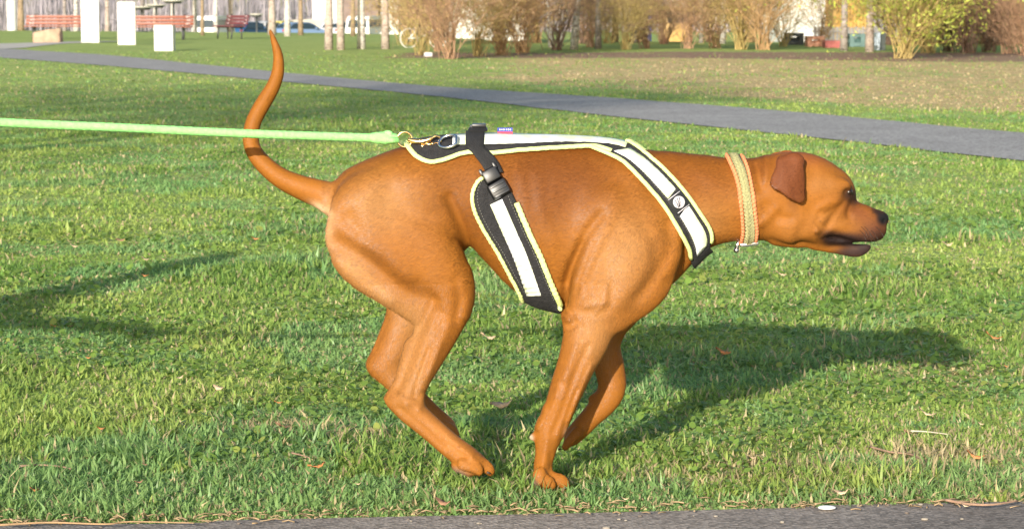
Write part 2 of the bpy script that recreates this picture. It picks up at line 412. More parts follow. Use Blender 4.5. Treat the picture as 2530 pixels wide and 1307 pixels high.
# muscles, folds and creases (amp > 0 grooves, < 0 ridges), on both flanks unless a leg's own pose
def bp(pts, amp, wid, side=-1, dy=None):
    dy = (-.05 if pts[0][0] > 1960 else -.1) if dy is None else dy
    DF.bump([xz(x, y, dy) for x, y in pts], amp*(1.8 if pts[0][0] > 1960 else 2.05), wid, side)
for sd in (-1, 1):
    bp([(838,600),(905,640),(960,680),(1010,715),(1062,738)], .0060, .013, sd)
    bp([(880,590),(960,628),(1000,680)], -.0035, .014, sd)
    bp([(836,655),(890,705),(960,745)], -.0030, .011, sd)
    bp([(1112,490),(1135,540),(1152,590),(1166,640)], .0060, .008, sd)
    bp([(1010,470),(1060,540),(1090,620),(1100,700)], -.0040, .030, sd)
    bp([(870,540),(890,575)], .0050, .014, sd)
    bp([(900,470),(980,430),(1060,440)], -.003, .02, sd)
    bp([(1492,525),(1455,575),(1425,640),(1405,700),(1397,755)], .0055, .007, sd)
    bp([(1440,600),(1412,660),(1400,700)], .003, .005, sd)
    bp([(1520,480),(1500,560),(1465,630),(1435,720)], -.0040, .014, sd)
    bp([(1560,430),(1600,520),(1640,590)], -.0035, .02, sd)
    bp([(1650,560),(1655,620),(1620,680),(1575,730)], .0045, .010, sd)
    bp([(1520,600),(1545,680),(1500,740)], -.0035, .022, sd)
    bp([(1600,600),(1585,680),(1530,750)], -.0030, .012, sd)
    bp([(1480,420),(1420,470),(1380,540)], .0025, .020, sd)
    bp([(1510,700),(1500,760),(1430,770)], .0022, .007, sd)
    bp([(1700,600),(1690,650),(1650,700)], .004, .010, sd)
    bp([(1880,420),(1888,470)], .003, .006, sd)
    bp([(1905,400),(1898,450)], -.0025, .006, sd)
    bp([(1900,510),(1930,540),(1960,545)], .0025, .006, sd)
    bp([(1890,560),(1925,520)], -.0025, .006, sd)
    for x0, amp in ((1250,1), (1290,1), (1330,.8)):
        bp([(x0,430),(x0+12,520),(x0+45,600)], -.0013*amp, .008, sd)
    # face
    bp([(2085,500),(2062,530),(2045,560)], .0035, .006, sd)
    bp([(2108,500),(2098,520),(2104,540)], .0022, .004, sd)
    bp([(2030,515),(2052,500),(2075,497)], -.0025, .006, sd)
    bp([(2034,517),(2022,528)], .0022, .003, sd)
    bp([(2030,560),(2018,545),(2035,530),(2052,520)], .0018, .003, sd)
    bp([(2020,572)], -.0042, .0040, sd)
    bp([(2045,578),(2060,566),(2090,560)], -.0020, .005, sd)
    bp([(1985,560),(1975,590),(2000,612)], .0022, .008, sd)
    bp([(2005,520),(1995,470),(2010,430)], .0020, .010, sd)
    bp([(2130,510),(2160,525)], -.001, .006, sd)
# tendons on the legs
bp([(1452,850),(1418,930),(1390,1010),(1365,1070)], .0022, .0045, -1)
bp([(1420,850),(1395,930)], -.0020, .006, -1)
bp([(1462,900),(1436,960),(1404,1040)], -.0022, .0035, -1)
bp([(1346,1010),(1340,1040),(1330,1060)], -.0025, .004, -1)
bp([(1400,800),(1425,790),(1440,810)], .0018, .006, -1)
bp([(1075,740),(1040,820),(1012,900),(985,960)], .0030, .007, -1)
bp([(1110,800),(1075,880),(1040,960)], -.0020, .007, -1)
bp([(1010,985),(1060,1040),(1120,1090),(1165,1125)], -.0015, .0045, -1)
bp([(985,1010),(1040,1055),(1100,1110)], .0022, .004, -1)
bp([(1040,700),(1070,740),(1085,770)], .0028, .009, -1)
for sd in (-1, 1):   # creases of the ear flap and the lips
    DF.bump([xz(x, y, -.095) for x, y in ((1940,396),(1932,430),(1924,462))], -.0022, .005, sd)
    DF.bump([xz(x, y, -.095) for x, y in ((1962,400),(1958,440),(1966,480))], .0014, .006, sd)
    bp([(2050,575),(2085,578),(2120,590)], -.0014, .005, sd); bp([(2070,628),(2100,632)], .0010, .004, sd); bp([(2060,612),(2085,620),(2105,622)], .0014, .003, sd)
# broad planes of the big muscles and the rib cage
for sd in (-1, 1):
    bp([(930,450),(900,520),(890,570)], -.0024, .016, sd); bp([(960,560),(1030,600),(1060,660)], .0016, .016, sd)
    bp([(1090,560),(1120,640),(1130,700)], -.0022, .014, sd); bp([(1430,500),(1400,600),(1380,700)], .0016, .018, sd)
    bp([(1540,520),(1570,590),(1560,660)], -.0022, .014, sd); bp([(1610,480),(1650,540),(1665,590)], .0018, .010, sd)
    bp([(1240,640),(1300,700),(1350,740)], -.0014, .012, sd); bp([(1580,400),(1640,440),(1700,470)], -.0016, .016, sd)
    bp([(1740,430),(1800,470),(1850,500)], -.0012, .014, sd); bp([(1740,560),(1800,560),(1860,570)], .0012, .010, sd)
    bp([(1470,600),(1445,660),(1425,720)], .0022, .0035, sd); bp([(1520,560),(1480,640),(1455,700)], .0012, .004, sd)
# veins, tendons and bony points that catch the low light
bp([(1500,700),(1492,745),(1470,770)], -.0016, .0035, -1); bp([(1500,742),(1450,752)], -.0014, .0035, -1)
bp([(1380,940),(1372,985),(1352,1030)], -.0014, .0030, -1); bp([(1425,960),(1398,1040),(1385,1090)], .0014, .0028, -1)
bp([(1352,1085),(1345,1130),(1338,1170)], -.0016, .0040, -1); bp([(1330,1040),(1324,1058)], -.0022, .0045, -1); bp([(1362,1120),(1358,1170)], .0012, .0028, -1)
bp([(990,980),(1004,1000)], -.0020, .0055, -1); bp([(1045,985),(1035,1015)], -.0018, .0050, -1)
bp([(1110,1085),(1150,1118),(1190,1140)], -.0014, .0030, -1); bp([(1096,1092),(1140,1128),(1180,1150)], .0012, .0028, -1)
bp([(1150,700),(1158,740),(1150,780)], -.0026, .009, -1); bp([(1128,690),(1135,740),(1125,790)], .0020, .006, -1)
bp([(1060,860),(1035,930),(1020,980)], .0018, .0035, -1); bp([(1088,850),(1058,930)], -.0014, .0045, -1)
for q in ((1405,786),(1425,778)): bp([q], -.0022, .0055, -1)
bp([(1412,772),(1420,796),(1408,806)], .0018, .0035, -1)
dogV, dogF = DF.mesh()
# coat colours: pigment with flank shade and muscle highlights painted in, laid out in body coordinates (both flanks alike)
def coat_colours(V):
    side = np.where(V[:, 1] < YD, 1, -1)
    Vm = V.copy(); Vm[:, 1] = YD-np.abs(V[:, 1]-YD)
    X, Z = to_px(Vm)
    base = np.array((0.280, 0.103, 0.014)); C = np.tile(base, (len(V), 1))
    def blob(px, py, rx, ry, col, a=1.0, rot=0.0, m=None, p=2.0):
        nonlocal C
        dx = X-px; dy = Z-py; c, s_ = math.cos(rot), math.sin(rot)
        u = (dx*c+dy*s_)/rx; v = (-dx*s_+dy*c)/ry
        g = np.clip(a*np.exp(-(u*u+v*v)**(p/2)), 0, 1)
        if m is not None: g = g*m
        C = C*(1-g[:, None])+np.array(col)*g[:, None]
    rng = np.random.default_rng(3)
    for _ in range(90):   # faint mottling of the coat
        blob(rng.uniform(800, 2150), rng.uniform(360, 1150), rng.uniform(25, 80), rng.uniform(15, 50), base*rng.uniform(.80, 1.22), .30, rng.uniform(0, 3))
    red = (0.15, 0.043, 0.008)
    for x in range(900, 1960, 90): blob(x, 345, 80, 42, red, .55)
    light = (0.41, 0.225, 0.090)  # lighter fur, doubling as painted sheen and highlights on the muscles
    blob(870, 660, 60, 40, light, .6, .6); blob(940, 730, 70, 28, light, .65, .6); blob(1020, 800, 50, 60, light, .5); blob(812, 560, 16, 70, (.52,.30,.15), .8)
    blob(793, 517, 26, 12, (.74, .52, .33), .9, .5)
    blob(1470, 830, 50, 90, light, .45); blob(1540, 630, 70, 110, light, .55, .3); blob(1740, 540, 60, 50, light, .35)
    blob(1010, 930, 60, 90, light, .4); blob(1100, 1070, 90, 30, (.5,.22,.07), .4, .7)
    blob(1200, 520, 60, 80, (.155,.050,.008), .75); blob(1340, 450, 130, 130, (.150,.046,.007), .85, p=3); blob(1720, 440, 120, 60, (.165,.052,.008), .7); blob(1450, 430, 110, 80, (.155,.048,.007), .7); blob(1130, 470, 100, 90, (.165,.054,.009), .55)  # darker saddle and neck, with the shade of the upper flank painted in
    blob(930, 640, 60, 30, (.17,.060,.010), .6, .5); blob(1010, 700, 50, 22, (.16,.055,.009), .5, .6); blob(940, 500, 90, 70, light, .5)  # shade of the hamstring hollow painted dark; rump lightened
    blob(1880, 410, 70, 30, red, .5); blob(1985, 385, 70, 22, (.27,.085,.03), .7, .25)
    # head: dark mask, lips, nose, eye rims
    blob(2168, 568, 46, 42, (.085, .030, .018), .88); blob(2120, 522, 46, 26, (.15, .045, .016), .75, .45)
    blob(2178, 588, 30, 20, (.035, .017, .015), .9); blob(2140, 585, 40, 14, (.06, .024, .016), .8)
    blob(2101, 480, 24, 19, (.018, .010, .009), .97, p=3); blob(2110, 494, 16, 15, (.035, .016, .012), .85, .6)
    blob(1960, 480, 14, 50, (.10, .035, .010), .6); blob(2030, 455, 40, 26, (.30, .135, .042), .5); blob(1960, 575, 60, 40, (.30, .125, .030), .5); blob(2045, 545, 50, 25, (.32,.14,.04), .45)
    blob(2090, 588, 66, 15, (.022, .012, .012), .97, .16, p=3)
    blob(2050, 592, 26, 20, (.016, .009, .009), .97, p=3)
    blob(2095, 600, 60, 13, (.014, .008, .008), 1, .10, p=4)
    blob(2108, 624, 52, 17, (.034, .021, .021), .97, .0, p=4); blob(2138, 612, 20, 20, (.035, .022, .022), .97, p=4)
    blob(2184, 539, 20, 20, (.009, .009, .011), 1.0, p=5); blob(2168, 524, 16, 9, (.012, .010, .012), .9, .5, p=3)
    # ears a darker red brown (only the flaps, which stand out from the skull)
    em = (np.abs(V[:, 1]-YD) > .066) & (Z > 376) & (Z < 512) & (X > 1895) & (X < 2006)
    blob(1955, 430, 80, 100, (.145, .044, .015), .97, m=em.astype(float), p=6)
    # paws: pale underside, carpal pad
    blob(1310, 1082, 9, 12, (.42, .33, .25), .9, p=4); blob(1322, 1195, 9, 22, (.20, .15, .12), .8, -.5)
    blob(1130, 1165, 30, 8, (.22, .17, .14), .8, .3); blob(1400, 1070, 8, 14, (.3, .22, .17), .5)
    return C
dog_mat, nt, b = mat_new('coat')
tc = N(nt, 'ShaderNodeTexCoord'); vc = N(nt, 'ShaderNodeVertexColor'); vc.layer_name = 'Col'
mp = N(nt, 'ShaderNodeMapping'); mp.inputs['Scale'].default_value = (120, 120, 420); mp.inputs['Rotation'].default_value = (0, math.radians(-25), 0)
n1 = N(nt, 'ShaderNodeTexNoise', Detail=4.0); n1.inputs['Scale'].default_value = 1.0
nt.links.new(tc.outputs['Object'], mp.inputs[0]); nt.links.new(mp.outputs[0], n1.inputs['Vector'])
n2 = N(nt, 'ShaderNodeTexNoise', Detail=4.0); n2.inputs['Scale'].default_value = 16.0; nt.links.new(tc.outputs['Object'], n2.inputs['Vector'])
hs = N(nt, 'ShaderNodeHueSaturation'); nt.links.new(vc.outputs[0], hs.inputs['Color'])
ma = N(nt, 'ShaderNodeMath', operation='MULTIPLY_ADD'); nt.links.new(n1.outputs['Fac'], ma.inputs[0]); ma.inputs[1].default_value = .35; ma.inputs[2].default_value = .60
mb = N(nt, 'ShaderNodeMath', operation='MULTIPLY_ADD'); nt.links.new(n2.outputs['Fac'], mb.inputs[0]); mb.inputs[1].default_value = .4; nt.links.new(ma.outputs[0], mb.inputs[2])
nt.links.new(mb.outputs[0], hs.inputs['Value']); nt.links.new(hs.outputs[0], b.inputs['Base Color'])
b.inputs['Roughness'].default_value = .60; b.inputs['Specular IOR Level'].default_value = .16
b.inputs['Sheen Weight'].default_value = 0.0; b.inputs['Sheen Roughness'].default_value = .4; b.inputs['Sheen Tint'].default_value = (1, .8, .6, 1)
bu = N(nt, 'ShaderNodeBump'); bu.inputs['Strength'].default_value = .35; bu.inputs['Distance'].default_value = .0012
nt.links.new(n1.outputs['Fac'], bu.inputs['Height']); nt.links.new(bu.outputs[0], b.inputs['Normal'])

dog = thing('dog', 'red-brown short-haired dog running right across the lawn, tail raised', 'dog', (0, YD, 0))
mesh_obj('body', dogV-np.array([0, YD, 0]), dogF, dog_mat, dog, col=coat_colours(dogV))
# short coat: fine hairs lying along the body
def coat_hair(n):
    r = np.random.default_rng(12); q = dogF[r.integers(0, len(dogF), n)]; a = r.random((n, 1)); b_ = r.random((n, 1))
    P = (dogV[q[:, 0]]*(1-a)+dogV[q[:, 1]]*a)*(1-b_)+(dogV[q[:, 3]]*(1-a)+dogV[q[:, 2]]*a)*b_
    Pm = P.copy(); Pm[:, 1] = YD-np.abs(P[:, 1]-YD); X, Z = to_px(Pm)
    bad = ((X > 2164) & (Z < 560)) | ((X > 2030) & (Z > 590)) | ((X > 2084) & (X < 2108) & (Z > 468) & (Z < 486)) | ((X < 1318) & (X > 1300) & (Z > 1070) & (Z < 1095))
    P = P[~bad]; X = X[~bad]; Z = Z[~bad]; n = len(P)
    g = DF.grad(P, .004); g /= np.linalg.norm(g, axis=1, keepdims=True)+1e-9
    D = np.tile(np.array((-.85, 0, -.45)), (n, 1))
    leg = (Z > 700) & (X < 1880); D[leg] = (-.15, 0, -1); D[X > 1880] = (-1, 0, -.25); D[(X > 1500) & (X < 1720) & (Z > 560) & (Z < 700)] = (-.3, 0, -.9)
    tl = X < 800; D[tl] = (-.75, 0, .35); D[tl & (Z < 330)] = (.25, 0, .9)
    fw = np.stack([fbm(P[:, 0]*9, P[:, 2]*9, 5)-.5, np.zeros(n), fbm(P[:, 0]*9, P[:, 2]*9, 8)-.5], 1); D = D+fw*1.1+r.normal(0, .16, (n, 3))
    D -= g*(D*g).sum(1, keepdims=True); D /= np.linalg.norm(D, axis=1, keepdims=True)+1e-9
    S = np.cross(D, g); fine = np.where((X > 1895) | (Z > 980) | (X < 800), .55, 1.0)[:, None]
    L = r.uniform(.0055, .0105, (n, 1))*fine; w_ = .00042
    V = np.stack([P-S*w_-g*.0004, P+S*w_-g*.0004, P+D*L+g*(L*r.uniform(.04, .22, (n, 1)))], 1).reshape(-1, 3)
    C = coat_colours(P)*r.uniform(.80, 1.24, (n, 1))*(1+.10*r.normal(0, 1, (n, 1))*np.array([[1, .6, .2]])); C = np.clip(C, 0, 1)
    return V, np.arange(3*n).reshape(n, 3), np.repeat(C, 3, 0)
hv, hf, hc = coat_hair(420000)
hm, nt, b = mat_new('coat_hair'); vc = N(nt, 'ShaderNodeVertexColor'); vc.layer_name = 'Col'; nt.links.new(vc.outputs[0], b.inputs['Base Color']); b.inputs['Roughness'].default_value = .50; b.inputs['Specular IOR Level'].default_value = .42
tag(mesh_obj('short_hair', hv-np.array([0, YD, 0]), hf, hm, dog, smooth=False, col=hc), kind='stuff')
for fx, fy, dyy, sc_ in ((1212, 1166, -.062, 1), (1135, 1076, .075, .9), (1402, 1204, -.078, 1), (1391, 1107, .075, .9)):   # claws
    for o in (-.022, -.008, .008, .022):
        m_ = MB(); a_ = at(fx-4-abs(o)*250, fy, YD+dyy+o); e_ = at(fx+(6 if fx != 1391 else -6)-abs(o)*250, fy+5, YD+dyy+o); o_ = Vector((0, YD, 0))
        m_.tube([a_-o_, (a_*.4+e_*.6)-o_+Vector((0, 0, .001)), e_-o_], [.0028*sc_, .0022*sc_, .0005], n=6)
        m_.build('claw', plain('claw_horn', (.05, .035, .028), rough=.35) if 'claw_horn' not in bpy.data.materials else bpy.data.materials['claw_horn'], dog)
for sd in (-1, 1):
    m_ = MB(); p = at(2097, 475, YD+sd*.0272)
    m_.ball((p.x, p.y-YD, p.z), .0082, n=16, m=10)
    m_.build('eye', plain('eye_dark', (.012, .006, .004), rough=.3, var=.3) if sd < 0 else bpy.data.materials['eye_dark'], dog)
m_ = MB(); P_ = [at(x, y, YD)-Vector((0, YD, 0)) for x, y in ((2050,600),(2080,604),(2108,610),(2128,610))]
m_.tube(P_, [.005, .006, .006, .003], n=10, flat=(1.9, .55)); m_.build('tongue', plain('tongue_dark_pink', (.09, .032, .030), rough=.35, var=.25), dog)
for sd in (-1, 1):   # whiskers
    for k in range(7):
        a_ = at(2128+k*6-(k % 2)*10, 560+(k % 3)*9, YD+sd*.030)-Vector((0, YD, 0)); m_ = MB()
        m_.tube([a_, a_+Vector((.006, sd*.012, -.006)), a_+Vector((.010+.002*k, sd*.026, -.022-.002*k))], [.0005, .0004, .0002], n=4)
        m_.build('whisker', bpy.data.materials['claw_horn'], dog)
# ---------------------------------------------------------------- harness, collar, leash
def resample(P, n):
    P = catmull(np.asarray(P, float), 8); L = np.r_[0, np.cumsum(np.linalg.norm(np.diff(P, axis=0), axis=1))]
    t = np.linspace(0, L[-1], n); return np.stack([np.interp(t, L, P[:, k]) for k in range(P.shape[1])], 1)
def skin_pts(px, off):
    return DF.project(np.array([DF.hit(x, y, off) for x, y in px]), off)
def grid_mesh(name, G, mat, parent, thick=.003, origin=(0, 0, 0), col=None):
    m, n = G.shape[:2]; F = [(i*n+j, i*n+j+1, (i+1)*n+j+1, (i+1)*n+j) for i in range(m-1) for j in range(n-1)]
    o = mesh_obj(name, G.reshape(-1, 3)-np.array(origin), F, mat, parent)
    bm = bmesh.new(); bm.from_mesh(o.data); bmesh.ops.recalc_face_normals(bm, faces=bm.faces[:]); bm.to_mesh(o.data); bm.free()
    md = o.modifiers.new('cloth thickness', 'SOLIDIFY'); md.thickness = thick; md.offset = 0
    return o
def strip_grid(L, R, off, nl=40, nc=7, wrap=None, cap=0, push=(0, 0, -.02)):
    L = resample(L, nl); R = resample(R, nl); rows = []
    for i in range(nl):
        rows.append([L[i]*(1-t)+R[i]*t for t in np.linspace(0, 1, nc)])
    G = np.array([[DF.hit(x, y, off) for x, y in r] for r in rows]); G, _ = DF.project(G, off)
    if wrap:
        M = G[::-1].copy(); M[..., 1] = 2*YD-M[..., 1]; a = G[-1]; b_ = M[0]; br = []
        for t in np.linspace(0, 1, wrap+2)[1:-1]: br.append(a*(1-t)+b_*t+np.array(push)*math.sin(math.pi*t))
        br = np.array(br); 
        for _ in range(3): br, _n = DF.project(br, off, 8)
        G = np.concatenate([G, br, M], 0)
    return G
OR = np.array((0.0, YD, 0.0))
black = plain('webbing_black', (.016, .016, .018), rough=.75, var=.35, scale=60, bump=.5, bscale=500)
padblk = plain('pad_fabric_black', (.020, .020, .023), rough=.85, var=.3, scale=90, bump=.6, bscale=350)
plastic = plain('buckle_plastic', (.014, .015, .018), rough=.38, var=.2)
gold = plain('brass_metal', (.80, .55, .26), rough=.22, metal=1.0, var=.15)
chrome = plain('chrome_metal', (.75, .76, .80), rough=.16, metal=1.0, var=.1)
neon = plain('yellow_piping', (.78, .90, .36), rough=.6, var=.10, scale=25, bump=.4, bscale=300)
def reflect_mat():
    m, nt, b = mat_new('reflective_tape'); tc = N(nt, 'ShaderNodeTexCoord')
    ck = N(nt, 'ShaderNodeTexVoronoi'); ck.inputs['Scale'].default_value = 180; nt.links.new(tc.outputs['Object'], ck.inputs['Vector'])
    ns = N(nt, 'ShaderNodeTexNoise'); ns.inputs['Scale'].default_value = 28; nt.links.new(tc.outputs['Object'], ns.inputs['Vector'])
    cr = N(nt, 'ShaderNodeValToRGB'); cr.color_ramp.elements[0].position = .42; cr.color_ramp.elements[0].color = (.70, .73, .80, 1)
    cr.color_ramp.elements[1].position = .62; cr.color_ramp.elements[1].color = (.72, .80, .52, 1)
    nt.links.new(ns.outputs['Fac'], cr.inputs[0]); nt.links.new(cr.outputs[0], b.inputs['Base Color'])
    bu = N(nt, 'ShaderNodeBump'); bu.inputs['Strength'].default_value = .5; bu.inputs['Distance'].default_value = .001
    nt.links.new(ck.outputs['Distance'], bu.inputs['Height']); nt.links.new(bu.outputs[0], b.inputs['Normal']); b.inputs['Roughness'].default_value = .35
    return m
reflect = reflect_mat()

har = thing('dog_harness', 'black padded harness with neon yellow piping and white reflective stripes worn by the dog', 'harness', tuple(OR))
def loc(P): return [Vector(p)-Vector(OR) for p in P]
def piping(P, parent, r=.0045, off=None, ruche=0):
    m_ = MB(); n = len(P); rad = [r*(1+ruche*.09*math.sin(i*1.9)+ruche*.06*math.sin(i*4.1)) for i in range(n)]
    m_.tube(loc(P), rad, n=8, flat=(1, .72)); return m_.build('piping', neon, parent)
OFF = .0065
# back panel, saddling the spine
edge = resample([(1004,356),(1014,372),(1034,391),(1065,402),(1103,394),(1141,381),(1164,378),(1210,380),(1294,372),(1409,365),(1466,363),(1510,374),(1545,392)], 60)
E, _ = skin_pts(edge, OFF); rows = []
for p in E:
    tp = np.array([p[0]+.004, YD, p[2]+.06]); tp, _ = DF.project(tp[None], OFF, 30); tp = tp[0]; q = p.copy(); q[1] = 2*YD-q[1]; r_ = []
    for t in np.linspace(0, 1, 17):
        r_.append((1-t)*(1-t)*p+2*t*(1-t)*(2*tp-.5*(p+q))+t*t*q)
    rows.append(r_)
G, _ = DF.project(np.array(rows), OFF)
panel = grid_mesh('back_panel', G, padblk, har, .005, OR)
P1, _ = DF.project(G[:, 0], OFF+.002); P2, _ = DF.project(G[:, -1], OFF+.002); P0, _ = DF.project(G[0, ::-1], OFF+.002)
piping(P1[:-4], panel, .0058); piping(P2[:-4], panel, .0058); piping(P0, panel, .0055)
Gs = strip_grid([(1118,333),(1200,329),(1300,328),(1400,330),(1500,338),(1552,350)], [(1118,358),(1200,357),(1300,354),(1400,350),(1500,354),(1545,364)], OFF+.0055, 50, 5)
grid_mesh('reflective_stripe', Gs, reflect, panel, .0015, OR)
# chest strap
CL = [(1462,366),(1512,386),(1548,408),(1602,464),(1645,516),(1681,577),(1702,625),(1709,652)]
CR = [(1546,350),(1578,368),(1638,417),(1692,475),(1731,529),(1753,564),(1758,589),(1752,611)]
Gc = strip_grid(CL, CR, OFF+.002, 46, 9, wrap=12, push=(.014, 0, -.018))
chest = grid_mesh('chest_strap', Gc, padblk, har, .004, OR)
for k, rr in ((0, .0062), (-1, .0055)):
    P, _ = DF.project(Gc[:, k], OFF+.005); n = 44
    piping(P[:n], chest, rr); piping(P[-n:], chest, rr)
def lerp2(A, B, t): 
    A = resample(A, 60); B = resample(B, 60); return A*(1-t)+B*t
la, lb = lerp2(CL, CR, .30), lerp2(CL, CR, .80)
def cut_(P, a, b): return P[int(a*59):int(b*59)+1]
def both(name, G, mat, parent, thick):
    for sd in (0, 1):
        g = G.copy()
        if sd: g[..., 1] = 2*YD-g[..., 1]; g, _ = DF.project(g, both.off)
        grid_mesh(name, g, mat, parent, thick, OR)
both.off = OFF+.006
both('reflective_stripe', strip_grid(cut_(la, .10, .57), cut_(lb, .10, .52), both.off, 24, 5), reflect, chest, .0015)
both('reflective_stripe', strip_grid(cut_(la, .70, .985), cut_(lb, .66, .97), both.off, 14, 5), reflect, chest, .0015)
# badge between the stripes: plate, two bars, round emblem
def frame_at(px, py, off, tx, ty):
    P, n = skin_pts([(px, py)], off); Q, _ = skin_pts([(px+tx*12, py+ty*12)], off)
    t = Vector(Q[0]-P[0]).normalized(); n = Vector(n[0]).normalized(); t = (t-n*t.dot(n)).normalized(); b_ = n.cross(t).normalized()
    return Matrix(((t.x, b_.x, n.x, P[0][0]), (t.y, b_.y, n.y, P[0][1]), (t.z, b_.z, n.z, P[0][2]), (0, 0, 0, 1)))
def placed(mb, name, mat, parent, M, **kw):
    M = Matrix.Translation(-Vector(OR)) @ M; mb.V = [tuple(M @ Vector(v)) for v in mb.V]; return mb.build(name, mat, parent, **kw)
silver = plain('badge_silver', (.55, .53, .58), rough=.4, var=.2, scale=300)
Mb = frame_at(1676, 500, OFF+.0075, .58, .81)
m_ = MB(); m_.box((0, 0, 0), (.038, .036, .002), bev=.0008); badge = placed(m_, 'badge', plastic, chest, Mb, angle=40)
m_ = MB(); m_.lathe([(.0001, .0012), (.0125, .0012), (.0125, .0026), (.0115, .0032), (.0001, .0034)], (0, 0, 0), 20); placed(m_, 'emblem', silver, badge, Mb)
m_ = MB()
for a in (-.4, .1, .5): m_.tube([(-.009, a*.012, .0036), (0, a*.008-.002, .0040), (.008, a*.004-.006, .0036)], .0007, n=5)
placed(m_, 'emblem_lines', plastic, badge, Mb)
for x in (-.0165, .0165):
    m_ = MB(); m_.box((x, 0, .0016), (.0016, .030, .0014)); placed(m_, 'badge_bar', silver, badge, Mb)
# girth strap
GL = [(1203,436),(1181,449),(1167,481),(1172,519),(1195,566),(1229,620),(1256,670),(1279,711),(1293,742)]
GR = [(1226,436),(1248,452),(1264,476),(1285,521),(1309,577),(1336,634),(1359,692),(1379,740),(1386,765)]
Gg = strip_grid(GL, GR, OFF, 46, 9, wrap=10)
girth = grid_mesh('girth_strap', Gg, padblk, har, .005, OR)
for k in (0, -1):
    P, _ = DF.project(Gg[:, k], OFF+.0035); P = resample(P[:46], 110); Q = P.copy(); Q[:, 1] = 2*YD-Q[:, 1]; Q, _ = DF.project(Q, OFF+.0035)
    if k: P = P[20:]; Q = Q[20:]
    piping(P, girth, .0058, ruche=1); piping(Q, girth, .0058, ruche=1)
both.off = OFF+.0055
Gt = strip_grid([(1211,506),(1240,572),(1270,640),(1302,731)], [(1241,492),(1274,567),(1303,633),(1337,729)], both.off, 90, 5); _g = DF.grad(Gt); _g /= np.linalg.norm(_g, axis=-1, keepdims=True)
Gt = Gt+_g*(.0009*np.sin(np.arange(90)*1.5)*(.3+np.linspace(0, 1, 90)))[:, None, None]
for sd in (0, 1):
    g = Gt.copy(); g[..., 1] = 2*YD-g[..., 1] if sd else g[..., 1]; grid_mesh('reflective_stripe', g, reflect, girth, .0015, OR)
# rows of stitching beside the piping
def stitch(P, parent):
    P = resample(P, 90); m_ = MB()
    for i in range(0, 88, 2): m_.tube([Vector(P[i]-OR), Vector(P[i+1]-OR)], .0006, n=4)
    m_.build('stitching', plain('grey_thread', (.22, .22, .20), rough=.8) if 'grey_thread' not in bpy.data.materials else bpy.data.materials['grey_thread'], parent)
for kk in (1, -2): stitch(Gg[3:44, kk]+_g[0, 0]*.003, girth)
for kk in (2, -3): stitch(DF.project(Gc[6:44, kk], OFF+.0047)[0], chest)
# webbing over the back and the two side-release buckles
Gw = strip_grid([(1150,362),(1172,385),(1192,412),(1206,436)], [(1196,362),(1218,384),(1232,404),(1243,425)], OFF+.0075, 16, 5)
mir = Gw.copy(); mir[..., 1] = 2*YD-mir[..., 1]; br = np.array([Gw[0]*(1-t)+mir[0]*t for t in np.linspace(0, 1, 12)[1:-1]]); 
for _ in range(4): br, _n = DF.project(br+np.array([0, 0, .004]), OFF+.0075, 8)
Gw = np.concatenate([Gw[::-1], br, mir], 0)
grid_mesh('webbing', Gw, black, har, .0018, OR)
def buckle(M, s_=1.0):
    m_ = MB()
    m_.box((-.012*s_, 0, 0), (.030*s_, .036*s_, .013), bev=.004, tap=.86); m_.box((.020*s_, 0, .001), (.034*s_, .042*s_, .015), bev=.005, tap=.88)
    for y in (-1, 1): m_.box((-.026*s_, y*.015*s_, 0), (.014*s_, .007*s_, .010), bev=.003)
    b_ = placed(m_, 'buckle', plastic, har, M, angle=45)
    m_ = MB()
    for x in (.012, .022, .032): m_.box((x*s_, 0, .009), (.0035, .030*s_, .004), bev=.001)
    placed(m_, 'buckle_bar', plain('buckle_plastic_worn', (.03, .032, .036), rough=.3) if 'buckle_plastic_worn' not in bpy.data.materials else bpy.data.materials['buckle_plastic_worn'], b_, M, angle=45)
Mk = frame_at(1221, 446, OFF+.012, .50, .86); buckle(Mk)
Mk2 = Mk.copy(); Rf = Matrix.Diagonal((1, -1, 1, 1)); Mk2 = Matrix.Translation((0, 2*YD, 0)) @ Rf @ Mk @ Rf; buckle(Mk2)
tp, _ = DF.project(np.array([[at(1181, 330, YD).x, YD+.012, at(1181, 330, YD).z+.03]]), OFF+.013, 30); tp = tp[0]
m_ = MB(); m_.box((0, 0, 0), (.040, .052, .013), bev=.004, tap=.85); m_.box((.002, 0, .006), (.028, .056, .006), bev=.002)
placed(m_, 'slider', plastic, har, Matrix.Translation(tp), angle=45)
# little woven tag: blue with white marks over red
cf = [plain('tag_blue', (.05, .07, .35), rough=.8), plain('tag_red', (.55, .06, .09), rough=.8), plain('tag_white', (.7, .7, .75), rough=.8)]
tq, _ = DF.project(np.array([[at(1250, 330, YD).x, YD-.012, at(1250, 330, YD).z+.03]]), OFF+.008, 30); tq = tq[0]
m_ = MB(); m_.box((0, 0, 0.0045), (.031, .0022, .0085), bev=.0006); tg = placed(m_, 'fabric_tag', cf[0], har, Matrix.Translation(tq))
m_ = MB(); m_.box((0, -.0003, -.0022), (.031, .0022, .0055), bev=.0006); placed(m_, 'tag_band', cf[1], tg, Matrix.Translation(tq))
m_ = MB()
for i, x in enumerate((-.010, -.006, -.002, .003, .007, .011)): m_.box((x, -.0014, .0048), (.0024, .0006, .0028 if i % 2 else .0034))
placed(m_, 'tag_lettering', cf[2], tg, Matrix.Translation(tq))
